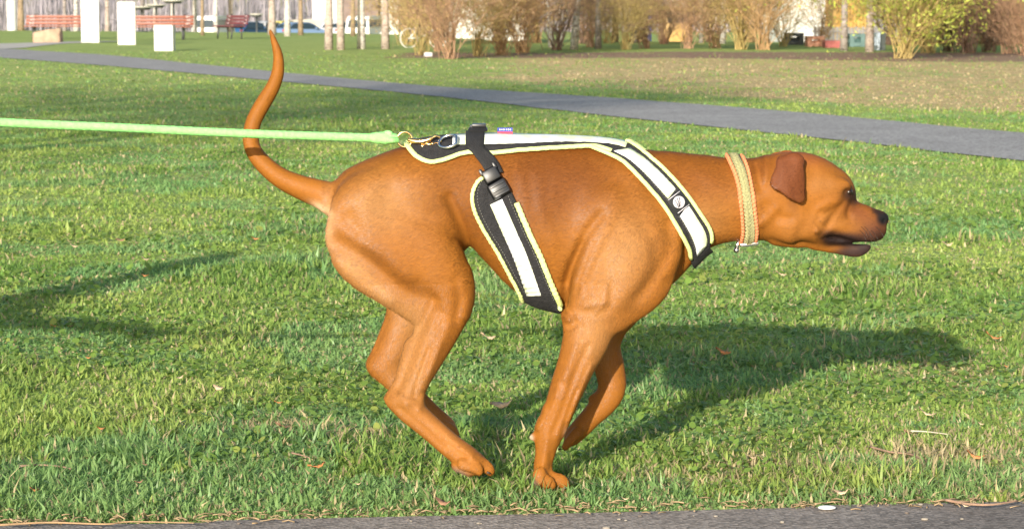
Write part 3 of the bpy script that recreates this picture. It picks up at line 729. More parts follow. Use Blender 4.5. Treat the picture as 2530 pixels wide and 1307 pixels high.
# silver ring of the harness, lying on the back
def torus(M, R, r, sx=1.0, flat=0.0, n=28):
    m_ = MB(); pts = []
    for k in range(n):
        a = 2*math.pi*k/n; x = R*sx*math.cos(a); y = R*math.sin(a)
        if flat and x > flat*R*sx: x = flat*R*sx
        pts.append(M @ Vector((x, y, 0)))
    m_.tube(pts, r, n=8, closed=True); return m_
Mr = frame_at(1108, 350, .022, 1, 0) @ Matrix.Rotation(math.radians(-14), 4, 'Y')
m_ = torus(Mr, .0165, .0026, 1.25, .8); m_.V = [tuple(Vector(v)-Vector(OR)) for v in m_.V]; m_.build('ring', chrome, har)

# collar
KL = [(1793,384),(1804,408),(1817,440),(1826,482),(1831,531),(1833,575),(1829,600)]
KR = [(1835,383),(1850,418),(1861,475),(1869,531),(1873,571),(1870,597)]
CB = np.array(at(1835, 500, YD))
collar = thing('dog_collar', 'braided khaki and orange cord collar with steel buckle round the neck of the dog', 'collar', tuple(CB))
ring_n = 44
def neck_ring(t, off):
    A = resample(KL, 24)*(1-t)+resample(KR, 24)*t
    G = np.array([DF.hit(x, y, off) for x, y in A]); G, _ = DF.project(G, off)
    top = np.array([G[0]*(1-u)+G[0]*np.array([1, -1, 1])*u+np.array([0, 2*YD*u, 0]) for u in np.linspace(0, 1, 10)[1:-1]])
    bot = np.array([G[-1]*(1-u)+G[-1]*np.array([1, -1, 1])*u+np.array([0, 2*YD*u, 0]) for u in np.linspace(0, 1, 12)[1:-1]])
    top[:, 2] += .012; bot[:, 2] -= .012
    for _ in range(4): top, _n = DF.project(top, off, 8); bot, _n = DF.project(bot, off, 8)
    M = G[::-1].copy(); M[:, 1] = 2*YD-M[:, 1]
    R_ = np.concatenate([G, bot, M, top[::-1]], 0); return R_
def closed_resample(P, n):
    P = np.vstack([P, P[:1]]); L = np.r_[0, np.cumsum(np.linalg.norm(np.diff(P, axis=0), axis=1))]
    t = np.linspace(0, L[-1], n+1)[:-1]; return np.stack([np.interp(t, L, P[:, k]) for k in range(3)], 1)
khaki = plain('khaki_cord', (.34, .33, .16), rough=.8, var=.25, scale=300, bump=.4, bscale=900)
orange = plain('orange_cord', (.78, .27, .12), rough=.7, var=.2, scale=300, bump=.4, bscale=900)
nk = 60; RA = closed_resample(neck_ring(.24, .006), nk); RB = closed_resample(neck_ring(.76, .006), nk); RM = closed_resample(neck_ring(.5, .009), nk)
m_ = MB()
for i in range(nk):      # cords crossing from side to side
    j = (i+1) % nk
    m_.tube([Vector(RA[i]-CB), Vector((RA[i]*.3+RM[i]*.7)-CB), Vector(RM[j]-CB)], [.0040, .0050, .0036], n=6)
    m_.tube([Vector(RB[i]-CB), Vector((RB[i]*.3+RM[j]*.7)-CB), Vector(RM[j]-CB)], [.0040, .0050, .0036], n=6)
m_.build('braid', khaki, collar)
for t in (.06, .94):
    R1 = closed_resample(neck_ring(t, .005), 60); m_ = MB()
    for i in range(60):
        p = Vector(R1[i]-CB); q = Vector(R1[(i+1) % 60]-CB); d = (q-p).normalized(); q_ = d.to_track_quat('X', 'Z').to_matrix() @ Matrix.Rotation(.55, 3, 'Y')
        m_.ball(p, (.0070, .0040, .0046), q_, n=8, m=6)
    m_.build('edge_cord', orange, collar)
kb = at(1851, 603, YD-.012)
m_ = MB(); m_.box((0, 0, 0), (.036, .022, .0065), bev=.002); m_.V = [tuple(Matrix.Rotation(-.12, 3, 'Y') @ Vector(v)+Vector(kb)-Vector(CB)) for v in m_.V]; m_.build('buckle', chrome, collar, angle=40)
k2 = at(1823, 606, YD-.012)
m_ = MB(); m_.tube([Vector(k2)-Vector(CB)+Vector((.004, 0, .014)), Vector(k2)-Vector(CB)+Vector((-.001, 0, 0)), Vector(k2)-Vector(CB)+Vector((-.002, 0, -.008))], [.004, .0042, .0045], n=10); m_.ball(Vector(k2)-Vector(CB)+Vector((-.003, -.002, -.010)), .0062, n=12, m=8)
m_.build('tag_ring', chrome, collar)

# leash: green braided rope with a brass snap hook
green = plain('green_rope', (.33, .84, .26), rough=.7, var=.16, scale=120, bump=.3, bscale=600)
pa = at(980, 343, YD-.028); HAND = Vector((-1.95, 4.27, 0.87)); pm = at(0, 303, 4.71)
lp = catmull([tuple(pa), tuple(at(620, 331, 4.872)), tuple(at(300, 316, 4.79)), tuple(pm), (-1.45, 4.50, .795), tuple(HAND)], 60)
lz = thing('leash', 'bright green braided rope leash with brass snap hook pulled taut to the left', 'leash', tuple(pa))
m_ = MB()
lpz = resample(lp, 760)
m_.tube([Vector(p)-pa for p in lpz], [.0084 if i > 22 else .0094+.0035*math.sin(min(1, i/22)*math.pi) for i in range(760)], n=14, lobes=5, twist=.9, bump=.07)
rope = m_.build('rope', green, lz)
m_ = MB(); q = at(958, 331, YD-.036)
m_.ball(Vector(q)-pa, (.011, .008, .007), n=12, m=8); m_.tube([Vector(at(940, 334, YD-.040))-pa, Vector(at(958, 346, YD-.042))-pa, Vector(at(984, 347, YD-.036))-pa], [.006, .0075, .006], n=10)
m_.build('knot', green, rope)
hook = MB()
ringc = at(1000, 345, YD-.032)
hr = torus(Matrix.Translation(ringc) @ Matrix.Rotation(math.radians(88), 4, 'X') , .0150, .0023)
hr.V = [tuple(Vector(v)-pa) for v in hr.V]; hr.build('hook_ring', gold, lz)
h = [at(1008, 345, YD-.036), at(1022, 349, YD-.038), at(1040, 350, YD-.040), at(1058, 346, YD-.042), at(1076, 337, YD-.042), at(1087, 341, YD-.040), at(1089, 351, YD-.040), at(1080, 357, YD-.040)]
hook.tube([Vector(p)-pa for p in catmull([tuple(x) for x in h], 5)], [.0042+.0022*math.sin(min(1, i/18)*math.pi) if i < 18 else .0042-.00006*i for i in range(36)], n=10)
hook.tube([Vector(at(1042, 355, YD-.041))-pa, Vector(at(1062, 357, YD-.042))-pa, Vector(at(1080, 355, YD-.041))-pa], .0028, n=8)
hook.ball(Vector(at(1044, 362, YD-.043))-pa, (.0045, .004, .0048), n=10, m=8); hook.ball(Vector(at(1069, 356, YD-.045))-pa, .0038, n=10, m=8)
hook.tube([Vector(at(1043, 356, YD-.042))-pa, Vector(at(1044, 364, YD-.044))-pa], .003, n=8)
hook.build('snap_hook', gold, lz)
# ---------------------------------------------------------------- ground, paths, grass
# lawn: flat near the camera, falling away to the car park beyond its far edge
def lawn_edge(x):
    x = np.asarray(x, float); return 121-17*np.clip((x+25)/19, 0, 1)-28/(1+np.exp(-(x+2.2)/.9))
def ground_z(x, y):
    x = np.asarray(x, float); y = np.asarray(y, float); e = lawn_edge(x)
    t = np.clip((y-e)/26.0, 0, 1); t = t*t*(3-2*t)
    m = np.clip((y-52)/12, 0, 1)
    return -1.35*t + 0.10*m*(fbm(x*.25, y*.12, 5)-.5)*(1-t)
ys = np.concatenate([np.arange(-45, 4, 3.0), np.arange(4, 60, 1.0), np.arange(60, 150, 1.0), np.linspace(150, 400, 30), np.linspace(450, 1500, 12)])
xs = np.concatenate([np.linspace(-900, -60, 12)[:-1], np.arange(-60, -26, 2.0), np.arange(-26, 26, .5), np.arange(26, 60.1, 2.0), np.linspace(60, 900, 12)[1:]])
XX, YY = np.meshgrid(xs, ys, indexing='ij'); ZZ = ground_z(XX, YY)
nx, ny = XX.shape; Gv = np.stack([XX, YY, ZZ], -1).reshape(-1, 3)
ii, jj = np.meshgrid(np.arange(nx-1), np.arange(ny-1), indexing='ij'); a0 = (ii*ny+jj).ravel()
Gf = np.stack([a0, a0+ny, a0+ny+1, a0+1], 1)
def lawn_mat():
    m, nt, b = mat_new('lawn_ground'); tc = N(nt, 'ShaderNodeTexCoord')
    def noise(sc, det=5, stretch=None, dist=0.0):
        n = N(nt, 'ShaderNodeTexNoise'); n.inputs['Scale'].default_value = sc; n.inputs['Detail'].default_value = det; n.inputs['Distortion'].default_value = dist
        if stretch:
            mp = N(nt, 'ShaderNodeMapping'); mp.inputs['Scale'].default_value = stretch; nt.links.new(tc.outputs['Object'], mp.inputs[0]); nt.links.new(mp.outputs[0], n.inputs['Vector'])
        else: nt.links.new(tc.outputs['Object'], n.inputs['Vector'])
        return n.outputs['Fac']
    def ramp(f, stops):
        cr = N(nt, 'ShaderNodeValToRGB'); nt.links.new(f, cr.inputs[0]); e = cr.color_ramp.elements
        while len(e) < len(stops): e.new(.5)
        for k, (p, c) in enumerate(stops): e[k].position = p; e[k].color = (*c, 1)
        return cr.outputs[0]
    def mix(f, a, b_):
        mx = N(nt, 'ShaderNodeMix', data_type='RGBA'); 
        if isinstance(f, float): mx.inputs[0].default_value = f
        else: nt.links.new(f, mx.inputs[0])
        nt.links.new(a, mx.inputs[6]); nt.links.new(b_, mx.inputs[7]); return mx.outputs[2]
    g = ramp(noise(9, 8), [(.25, (.18, .26, .065)), (.5, (.32, .41, .115)), (.75, (.50, .56, .20))])
    g2 = ramp(noise(.9, 4), [(.3, (.24, .34, .085)), (.7, (.45, .50, .17))])
    gg = mix(.5, g, g2)
    dry = ramp(noise(3.5, 6), [(.3, (.44, .32, .14)), (.7, (.70, .53, .28))])
    # dry, trampled zones come from the painted mask
    vc = N(nt, 'ShaderNodeVertexColor'); vc.layer_name = 'Col'; sp = N(nt, 'ShaderNodeSeparateColor'); nt.links.new(vc.outputs[0], sp.inputs[0])
    nn = noise(1.3, 7, None, .8); ad = N(nt, 'ShaderNodeMath', operation='MULTIPLY_ADD'); nt.links.new(sp.outputs[0], ad.inputs[0]); ad.inputs[1].default_value = 1.0; nt.links.new(nn, ad.inputs[2])
    f = N(nt, 'ShaderNodeMapRange'); nt.links.new(ad.outputs[0], f.inputs[0]); f.inputs[1].default_value = .90; f.inputs[2].default_value = 1.10
    c1 = mix(f.outputs[0], gg, dry)
    soil = ramp(noise(6, 7), [(.3, (.20, .125, .085)), (.7, (.42, .29, .20))])
    ad2 = N(nt, 'ShaderNodeMath', operation='MULTIPLY_ADD'); nt.links.new(sp.outputs[1], ad2.inputs[0]); ad2.inputs[1].default_value = 1.0; nt.links.new(nn, ad2.inputs[2])
    f2 = N(nt, 'ShaderNodeMapRange'); nt.links.new(ad2.outputs[0], f2.inputs[0]); f2.inputs[1].default_value = .85; f2.inputs[2].default_value = 1.0
    c2 = mix(f2.outputs[0], c1, soil); nt.links.new(c2, b.inputs['Base Color']); b.inputs['Roughness'].default_value = .95; b.inputs['Specular IOR Level'].default_value = .1
    bu = N(nt, 'ShaderNodeBump'); bu.inputs['Strength'].default_value = .8; bu.inputs['Distance'].default_value = .06
    nt.links.new(noise(11, 6), bu.inputs['Height']); nt.links.new(bu.outputs[0], b.inputs['Normal'])
    return m
def g2(px, py): p = gnd(px, py); return (p.x, p.y)
FAR_NEAR = [(6.6, 9.0), (4.75, 12.6)]+[g2(*p) for p in ((2530,400),(2000,341),(1500,288),(1000,232),(500,185),(250,163),(0,144))]+[(-16.5, 63), (-27, 84)]
FAR_FAR = [(9.0, 9.5), (6.4, 14.6)]+[g2(*p) for p in ((2530,331),(2000,282),(1500,243),(1000,209),(500,161),(250,136),(0,120))]+[(-19.0, 78), (-31, 100)]
def line_side(P, X, Y):   # signed side of a polyline given as increasing y
    P = np.array(P); o = np.argsort(P[:, 1]); return X-np.interp(Y, P[o, 1], P[o, 0])
def zone_masks(X, Y):
    """dry grass and bare soil, by place on the ground"""
    px, py = to_px(np.stack([X, Y, np.zeros_like(X)], -1))
    # bank behind the far path on the right: dry; planting bed under the shrubs: soil
    def sm(a, b_, v): t = np.clip((v-a)/(b_-a), 0, 1); return t*t*(3-2*t)
    off = line_side(FAR_FAR, X, Y); right = sm(.9, 2.2, off)*sm(-2.5, 1.0, X)*(1-sm(50, 56, Y))*(Y > 12)
    dry = .50*right + .22*np.exp(-((Y-34)/5.0)**2-((X+5)/3.5)**2) + .12
    y_a = 50.5-4.0*sm(3, 9, X); soil = sm(-3.0, -2.2, X)*sm(y_a-1.2, y_a+1.2, Y)*(1-sm(57, 60, Y))*.62
    bp_ = lambda x0, y0, rx, ry: np.exp(-((X-x0)/rx)**2-((Y-y0)/ry)**2)
    bare = .16*np.exp(-((Y-5.35)/.35)**2)*np.clip((X-.25), 0, 1)**.5 + .42*(bp_(.92, 5.30, .13, .10)+bp_(.52, 5.20, .10, .07)+bp_(-.55, 5.7, .10, .10)+bp_(-.36, 5.55, .09, .07)+bp_(1.15, 6.6, .2, .25)+bp_(.35, 5.05, .12, .06))
    return np.clip(dry+bare*1.2, 0, 1), np.clip(soil+bare, 0, 1)
dm, sm_ = zone_masks(Gv[:, 0], Gv[:, 1]); gc = np.zeros((len(Gv), 3)); gc[:, 0] = dm; gc[:, 1] = sm_
tag(mesh_obj('ground', Gv, Gf, lawn_mat(), col=gc), kind='structure')

def asphalt(name, c0, c1, sc=160, spk=(.5, .48, .44)):
    m, nt, b = mat_new(name); tc = N(nt, 'ShaderNodeTexCoord')
    n1 = N(nt, 'ShaderNodeTexNoise', Detail=6.0); n1.inputs['Scale'].default_value = 1.4; nt.links.new(tc.outputs['Object'], n1.inputs['Vector'])
    n2 = N(nt, 'ShaderNodeTexVoronoi'); n2.inputs['Scale'].default_value = sc; nt.links.new(tc.outputs['Object'], n2.inputs['Vector'])
    cr = N(nt, 'ShaderNodeValToRGB'); cr.color_ramp.elements[0].color = (*c0, 1); cr.color_ramp.elements[1].color = (*c1, 1); cr.color_ramp.elements[0].position = .3; cr.color_ramp.elements[1].position = .7
    nt.links.new(n1.outputs['Fac'], cr.inputs[0])
    hs = N(nt, 'ShaderNodeHueSaturation'); nt.links.new(cr.outputs[0], hs.inputs['Color'])
    sp = N(nt, 'ShaderNodeSeparateColor'); nt.links.new(n2.outputs['Color'], sp.inputs[0])
    mr = N(nt, 'ShaderNodeMapRange'); nt.links.new(sp.outputs[0], mr.inputs[0]); mr.inputs[3].default_value = .62; mr.inputs[4].default_value = 1.45; nt.links.new(mr.outputs[0], hs.inputs['Value'])
    nt.links.new(hs.outputs[0], b.inputs['Base Color']); b.inputs['Roughness'].default_value = .88; b.inputs['Specular IOR Level'].default_value = .25
    bu = N(nt, 'ShaderNodeBump'); bu.inputs['Strength'].default_value = .6; bu.inputs['Distance'].default_value = .003
    nt.links.new(n2.outputs['Distance'], bu.inputs['Height']); nt.links.new(bu.outputs[0], b.inputs['Normal'])
    return m
def ribbon(name, A, B, z, mat, n=120, jit=.0):
    A = resample(np.array(A), n); B = resample(np.array(B), n)
    for P, sgn in ((A, 1), (B, -1)): 
        P[:, 0] += sgn*jit*(fbm(P[:, 1]*2.0+P[:, 0]*2, P[:, 0]*1.3, 9+sgn)-.5)*2; P[:, 1] += sgn*jit*(fbm(P[:, 0]*3.0, P[:, 1]*1.7, 19+sgn)-.5)
    V = []; 
    for i in range(n):
        for t in (0, .33, .66, 1):
            p = A[i]*(1-t)+B[i]*t; V.append((p[0], p[1], float(ground_z(p[0], p[1]))+z))
    F = [(i*4+k, i*4+k+1, (i+1)*4+k+1, (i+1)*4+k) for i in range(n-1) for k in range(3)]
    o = mesh_obj(name, V, F, mat); 
    bm = bmesh.new(); bm.from_mesh(o.data); bmesh.ops.recalc_face_normals(bm, faces=bm.faces[:])
    if sum(f.normal.z for f in bm.faces) < 0: bmesh.ops.reverse_faces(bm, faces=bm.faces[:])
    bm.to_mesh(o.data); bm.free()
    return tag(o, kind='structure')
far_asph = asphalt('far_asphalt', (.29, .275, .262), (.36, .343, .328), 60)
ribbon('far_path', FAR_NEAR, FAR_FAR, .008, far_asph, 200, .05)
near_asph = asphalt('near_asphalt', (.185, .160, .142), (.33, .29, .255), 130)
NE = [(-9, 4.66), (-4, 4.648)]+[g2(*p) for p in ((0,1301),(600,1291),(1250,1278),(1900,1262),(2530,1246))]+[(4, 4.98), (9, 5.22)]
ribbon('near_path', [(x, y-2.4) for x, y in NE], NE, .006, near_asph, 400, .012)
pale = plain('pale_paving', (.50, .46, .40), rough=.85, var=.15, scale=3, bump=.2, bscale=30)
ribbon('pale_path', [g2(*p) for p in ((-420,131),(-200,126),(0,121.5),(60,119),(110,114),(200,109),(310,106.2))], [g2(*p) for p in ((-420,113),(-200,110),(0,108),(60,107),(110,106),(200,105),(310,104.8))], .012, pale, 60)

# ---- grass blades: real geometry, denser where the lens sees more of the ground
NEv = np.array(NE); 
def near_edge_y(x): return np.interp(x, NEv[:, 0], NEv[:, 1])
def on_far_path(X, Y):
    return (line_side(FAR_NEAR, X, Y) > -.02) & (line_side(FAR_FAR, X, Y) < .0)
def blades(n, pxr, pyr, seed, hmul=1.0):
    r = np.random.default_rng(seed); px = r.uniform(*pxr, n); py = pyr[0]+(pyr[1]-pyr[0])*r.random(n)**.85
    u = px-CXP; v = CYP-py; ry = FPX*CP+v*SP; rz = -FPX*SP+v*CP; t = -CAM_H/rz; X = u*t; Y = ry*t
    # clumps: gather blades toward tuft centres
    cx = np.floor(X/.045); cy = np.floor(Y/.045); k = r.random(n) < .5
    hx = vnoise(cx*7.1, cy*3.3, 2); hy = vnoise(cx*5.7, cy*9.1, 3); tx = (cx+hx)*.045; ty = (cy+hy)*.045
    near = (Y < 12) & k; X = np.where(near, tx+(X-tx)*.45, X); Y = np.where(near, ty+(Y-ty)*.45, Y)
    keep = (Y > near_edge_y(X)-.01+.02*(r.random(n)-.5)) & ~on_far_path(X, Y) & (Y < 60)
    dm, so = zone_masks(X, Y); cover = fbm(X*1.6, Y*1.6, 31)
    dm = dm*np.where(fbm(X*.6, Y*.4, 71) > .47, 1.5, .35); keep &= r.random(n) > np.clip(so*1.5-.25, 0, .93); keep &= r.random(n) < np.clip(.35+1.6*fbm(X*3.1, Y*3.1, 77)-.5*dm, .25, 1)
    X = X[keep]; Y = Y[keep]; n = len(X); dm = dm[keep]
    d = Y; L = (r.gamma(6, 1/6, n)*.0125+.005)*(.45+1.15*fbm(X*2.6, Y*2.6, 12)**1.4*1.4)*hmul
    tall = (fbm(X*1.3+4, Y*1.3, 51) > .60); L = np.where(tall, L*1.6, L)
    L *= np.clip(1-.55*np.exp(-((Y-near_edge_y(X))/.05)), .3, 1)
    w_ = (.0019+.0017*r.random(n))*np.clip(d/5, 1, 12)**.75; az = r.uniform(0, 2*math.pi, n); lean = np.clip(r.normal(.98, .38, n), .1, 1.45)
    ca, sa = np.cos(az), np.sin(az); hd = np.stack([ca, sa], 1)
    face = az+math.pi/2+r.normal(0, .5, n); wx = np.cos(face)*w_; wy = np.sin(face)*w_
    B = np.stack([X, Y, np.zeros(n)-.002], 1)
    l1 = lean*.55; l2 = np.clip(lean*1.25, 0, 1.5)
    M1 = B+np.stack([ca*np.sin(l1), sa*np.sin(l1), np.cos(l1)], 1)*(L*.55)[:, None]
    T = M1+np.stack([ca*np.sin(l2), sa*np.sin(l2), np.cos(l2)], 1)*(L*.5)[:, None]
    W = np.stack([wx, wy, np.zeros(n)], 1)
    V = np.stack([B-W, B+W, M1-W*.8, M1+W*.8, T], 1)
    i0 = np.arange(n)*5; Q = np.stack([i0, i0+1, i0+3, i0+2], 1); Tt = np.stack([i0+2, i0+3, i0+4], 1)
    F = np.vstack([np.stack([Q[:, 0], Q[:, 1], Q[:, 2]], 1), np.stack([Q[:, 0], Q[:, 2], Q[:, 3]], 1), Tt])
    hue = fbm(X*1.1, Y*1.1, 91); g1 = np.array((.165, .295, .065)); g2_ = np.array((.37, .45, .115)); g3 = np.array((.15, .29, .125)); straw = np.array((.58, .47, .27))
    mixv = np.clip(hue*1.6-.3+r.normal(0, .22, n), 0, 1)[:, None]; c = g1*(1-mixv)+g2_*mixv
    blue = (fbm(X*2.1, Y*2.1, 44) > .56)[:, None]; c = np.where(blue, c*.45+g3*.55*1.2, c)
    dry = r.random(n) < (.05+.85*np.clip(dm-.1, 0, 1)+.25*np.exp(-((Y-near_edge_y(X))/.05))); c = np.where(dry[:, None], straw*r.uniform(.6, 1.1, n)[:, None], c)
    c = c*r.uniform(.85, 1.3, n)[:, None]
    return V.reshape(-1, 3), F, np.repeat(c, 5, 0)
gmat, nt, b = mat_new('grass_blade'); vc = N(nt, 'ShaderNodeVertexColor'); vc.layer_name = 'Col'
nt.links.new(vc.outputs[0], b.inputs['Base Color']); b.inputs['Roughness'].default_value = .42; b.inputs['Specular IOR Level'].default_value = .4
tr = N(nt, 'ShaderNodeBsdfTranslucent'); hs = N(nt, 'ShaderNodeHueSaturation'); hs.inputs['Value'].default_value = 1.25; nt.links.new(vc.outputs[0], hs.inputs['Color']); nt.links.new(hs.outputs[0], tr.inputs[0])
mx = N(nt, 'ShaderNodeMixShader'); mx.inputs[0].default_value = .45; nt.links.new(b.outputs[0], mx.inputs[1]); nt.links.new(tr.outputs[0], mx.inputs[2]); nt.links.new(mx.outputs[0], nt.nodes['Material Output'].inputs[0])
V1, F1, C1 = blades(430000, (-650, 3180), (300, 1330), 1)
V2, F2, C2 = blades(130000, (-500, 3030), (125, 420), 2, 1.0)
V3, F3, C3 = blades(70000, (-2100, -480), (125, 760), 3, 1.0); V4, F4, C4 = blades(70000, (3010, 4600), (125, 760), 4, 1.0)
Vg = np.vstack([V1, V2, V3, V4]); n1, n2, n3 = len(V1), len(V2), len(V3); Fg = np.vstack([F1, F2+n1, F3+n1+n2, F4+n1+n2+n3]); Cg = np.vstack([C1, C2, C3, C4])
print('grass blades', len(Vg)//5)
tag(mesh_obj('grass', Vg, Fg, gmat, smooth=False, col=Cg), 'short mown green grass with dry blades covering the lawn', 'grass', kind='stuff')

# straw and clippings along the near path edge
m_ = MB(); rr = random.Random(4)
for i in range(420):
    x = rr.uniform(-1.7, 1.9); y = float(near_edge_y(x))+rr.gauss(.004, .030); a = rr.uniform(0, 6.28) if rr.random() < .45 else rr.gauss(0, .5); l = rr.uniform(.005, .032); z = .010+rr.random()*.006
    dx, dy = math.cos(a)*l/2, math.sin(a)*l/2; k = rr.uniform(.5, 1.0); m_.c = (.42*k, .30*k, .17*k)
    m_.tube([(x-dx, y-dy, z), (x, y+rr.uniform(-.003, .003), z+rr.uniform(0, .004)), (x+dx, y+dy, z)], rr.uniform(.0008, .0018), n=4)
straw_m, nt, b = mat_new('dry_straw'); vc = N(nt, 'ShaderNodeVertexColor'); vc.layer_name = 'Col'; nt.links.new(vc.outputs[0], b.inputs['Base Color']); b.inputs['Roughness'].default_value = .8
tag(m_.build('straw', straw_m, usecol=True), 'dry straw and clippings strewn along the edge of the near path', 'straw', kind='stuff')

# low broad-leaved weeds and clover between the blades
def weeds(n):
    r = np.random.default_rng(21); px = r.uniform(-500, 3030, n); py = 470+(1320-470)*r.random(n)**.8
    u = px-CXP; v = CYP-py; t = -CAM_H/(-FPX*SP+v*CP); X = u*t; Y = (FPX*CP+v*SP)*t
    k = (fbm(X*1.9+3, Y*1.9, 61) > .50) & (Y > near_edge_y(X)); X = X[k]; Y = Y[k]; n = len(X); a = r.uniform(0, 6.28, n); s_ = r.uniform(.0035, .0085, n)*np.clip(Y/5, 1, 2); z = r.uniform(.004, .026, n); ti = r.normal(0, .35, (n, 2))
    ring = [(0, -1), (.75, -.55), (.9, .2), (.5, .85), (0, 1), (-.5, .85), (-.9, .2), (-.75, -.55)]; V = []
    for p, q in ring:
        dx = s_*(p*np.cos(a)-q*np.sin(a)); dy = s_*(p*np.sin(a)+q*np.cos(a)); V.append(np.stack([X+dx, Y+dy, z+dx*ti[:, 0]+dy*ti[:, 1]-.0012*abs(p)], 1))
    V = np.stack(V, 1).reshape(-1, 3); F = np.arange(8*n).reshape(n, 8)
    c = np.array((.23, .36, .075))*r.uniform(.75, 1.25, (n, 1)); c[r.random(n) < .12] = (.36, .42, .10)
    return V, F, np.repeat(c, 8, 0)
Vw, Fw, Cw = weeds(36000)
tag(mesh_obj('clover', Vw, Fw, gmat, smooth=False, col=Cw), 'low clover and small broad-leaved weeds between the grass blades', 'weeds', kind='stuff')
# ---------------------------------------------------------------- things standing in the park and beyond
def segs(A, B, ra, rb, n=3):
    A = np.asarray(A, float); B = np.asarray(B, float); m = len(A); d = B-A; d /= np.linalg.norm(d, axis=1, keepdims=True)+1e-9
    u = np.cross(d, np.array([.31, .87, .12])); u /= np.linalg.norm(u, axis=1, keepdims=True)+1e-9; v = np.cross(d, u)
    ra = np.broadcast_to(ra, (m,)); rb = np.broadcast_to(rb, (m,)); V = []
    for P, r in ((A, ra), (B, rb)):
        for k in range(n):
            a = 2*math.pi*k/n; V.append(P+(u*math.cos(a)+v*math.sin(a))*r[:, None])
    V = np.stack(V, 1); i0 = np.arange(m)*2*n; F = []
    for k in range(n): F.append(np.stack([i0+k, i0+(k+1) % n, i0+n+(k+1) % n, i0+n+k], 1))
    return V.reshape(-1, 3), np.vstack(F), 2*n
def grow(r, base, d0, L, rad, lev, out, nb=4, bend=.35, step=4, up=.1):
    p = np.array(base, float); d = np.array(d0, float); d /= np.linalg.norm(d); sl = L/step; pts = [p.copy()]
    for i in range(step):
        d = d+r.normal(0, bend*.4, 3)+np.array([0, 0, up]); d /= np.linalg.norm(d); q = p+d*sl
        out.append((p, q, rad*(1-.75*i/step), rad*(1-.75*(i+1)/step))); p = q; pts.append((p.copy(), d.copy(), rad*(1-.75*(i+1)/step)))
    if lev > 0:
        for j in range(nb):
            i = r.integers(1, step+1); b, dd, rr_ = pts[i]; e = r.normal(0, 1, 3); e -= dd*e.dot(dd); e /= np.linalg.norm(e)+1e-9
            grow(r, b, dd*.75+e*r.uniform(.5, 1.0), L*r.uniform(.4, .65), max(rr_*.6, .0042), lev-1, out, nb, bend, 3, up)
def twig_mesh(out): 
    a = np.array([o[0] for o in out]); b_ = np.array([o[1] for o in out]); return segs(a, b_, np.array([o[2] for o in out]), np.array([o[3] for o in out]))
def leaf_quads(r, out, n, size, spread=.06, zmin=-9):
    idx = r.integers(0, len(out), n); P = np.array([out[i][1] for i in idx])+r.normal(0, spread, (n, 3)); P = P[P[:, 2] > zmin]; n = len(P)
    a = r.normal(0, 1, (n, 3)); a /= np.linalg.norm(a, axis=1, keepdims=True); c = np.cross(a, r.normal(0, 1, (n, 3))); c /= np.linalg.norm(c, axis=1, keepdims=True)
    s_ = size*r.uniform(.5, 1.4, n)[:, None]; V = np.stack([P-a*s_, P+c*s_*.45, P+a*s_, P-c*s_*.45], 1).reshape(-1, 3)
    return V, np.arange(4*n).reshape(n, 4)
# bark: pale, flaking, with darker rings and scars
def bark(name, c0, c1, c2, sc=7):
    m, nt, b = mat_new(name); tc = N(nt, 'ShaderNodeTexCoord'); mp = N(nt, 'ShaderNodeMapping'); mp.inputs['Scale'].default_value = (1, 1, 3.2); nt.links.new(tc.outputs['Object'], mp.inputs[0])
    n1 = N(nt, 'ShaderNodeTexNoise', Detail=8.0); n1.inputs['Scale'].default_value = sc; n1.inputs['Distortion'].default_value = .5; nt.links.new(mp.outputs[0], n1.inputs['Vector'])
    cr = N(nt, 'ShaderNodeValToRGB'); e = cr.color_ramp.elements; e.new(.5)
    for k, (p, c) in enumerate(((.33, c2), (.46, c1), (.62, c0))): e[k].position = p; e[k].color = (*c, 1)
    nt.links.new(n1.outputs['Fac'], cr.inputs[0]); nt.links.new(cr.outputs[0], b.inputs['Base Color']); b.inputs['Roughness'].default_value = .85
    bu = N(nt, 'ShaderNodeBump'); bu.inputs['Distance'].default_value = .02; bu.inputs['Strength'].default_value = .5; nt.links.new(n1.outputs['Fac'], bu.inputs['Height']); nt.links.new(bu.outputs[0], b.inputs['Normal'])
    return m
B_WHITE = bark('bark_white', (.66, .63, .58), (.50, .46, .42), (.17, .14, .12)); B_PINK = bark('bark_pinkish', (.50, .42, .36), (.38, .31, .27), (.16, .12, .10))
B_TAN = bark('bark_tan', (.36, .27, .17), (.26, .19, .12), (.12, .085, .06)); B_GREY = bark('bark_grey', (.38, .33, .31), (.28, .24, .22), (.12, .10, .09))
twigm = plain('twig_brown', (.20, .13, .085), rough=.8, var=.35, scale=3)
def trunk_mesh(r, h, rad, lean=(0, 0)):
    m_ = MB(); pts = []; rd = []
    for i in range(13):
        t = i/12; pts.append((lean[0]*t*h+.05*math.sin(t*5+r.random()*.3)*t, lean[1]*t*h, h*t)); rd.append(rad*(1.28 if i == 0 else 1.08 if i == 1 else 1-.55*t)*(1+.04*r.normal()))
    m_.tube(pts, rd, n=12); return m_, pts, rd
crown_cache = {}
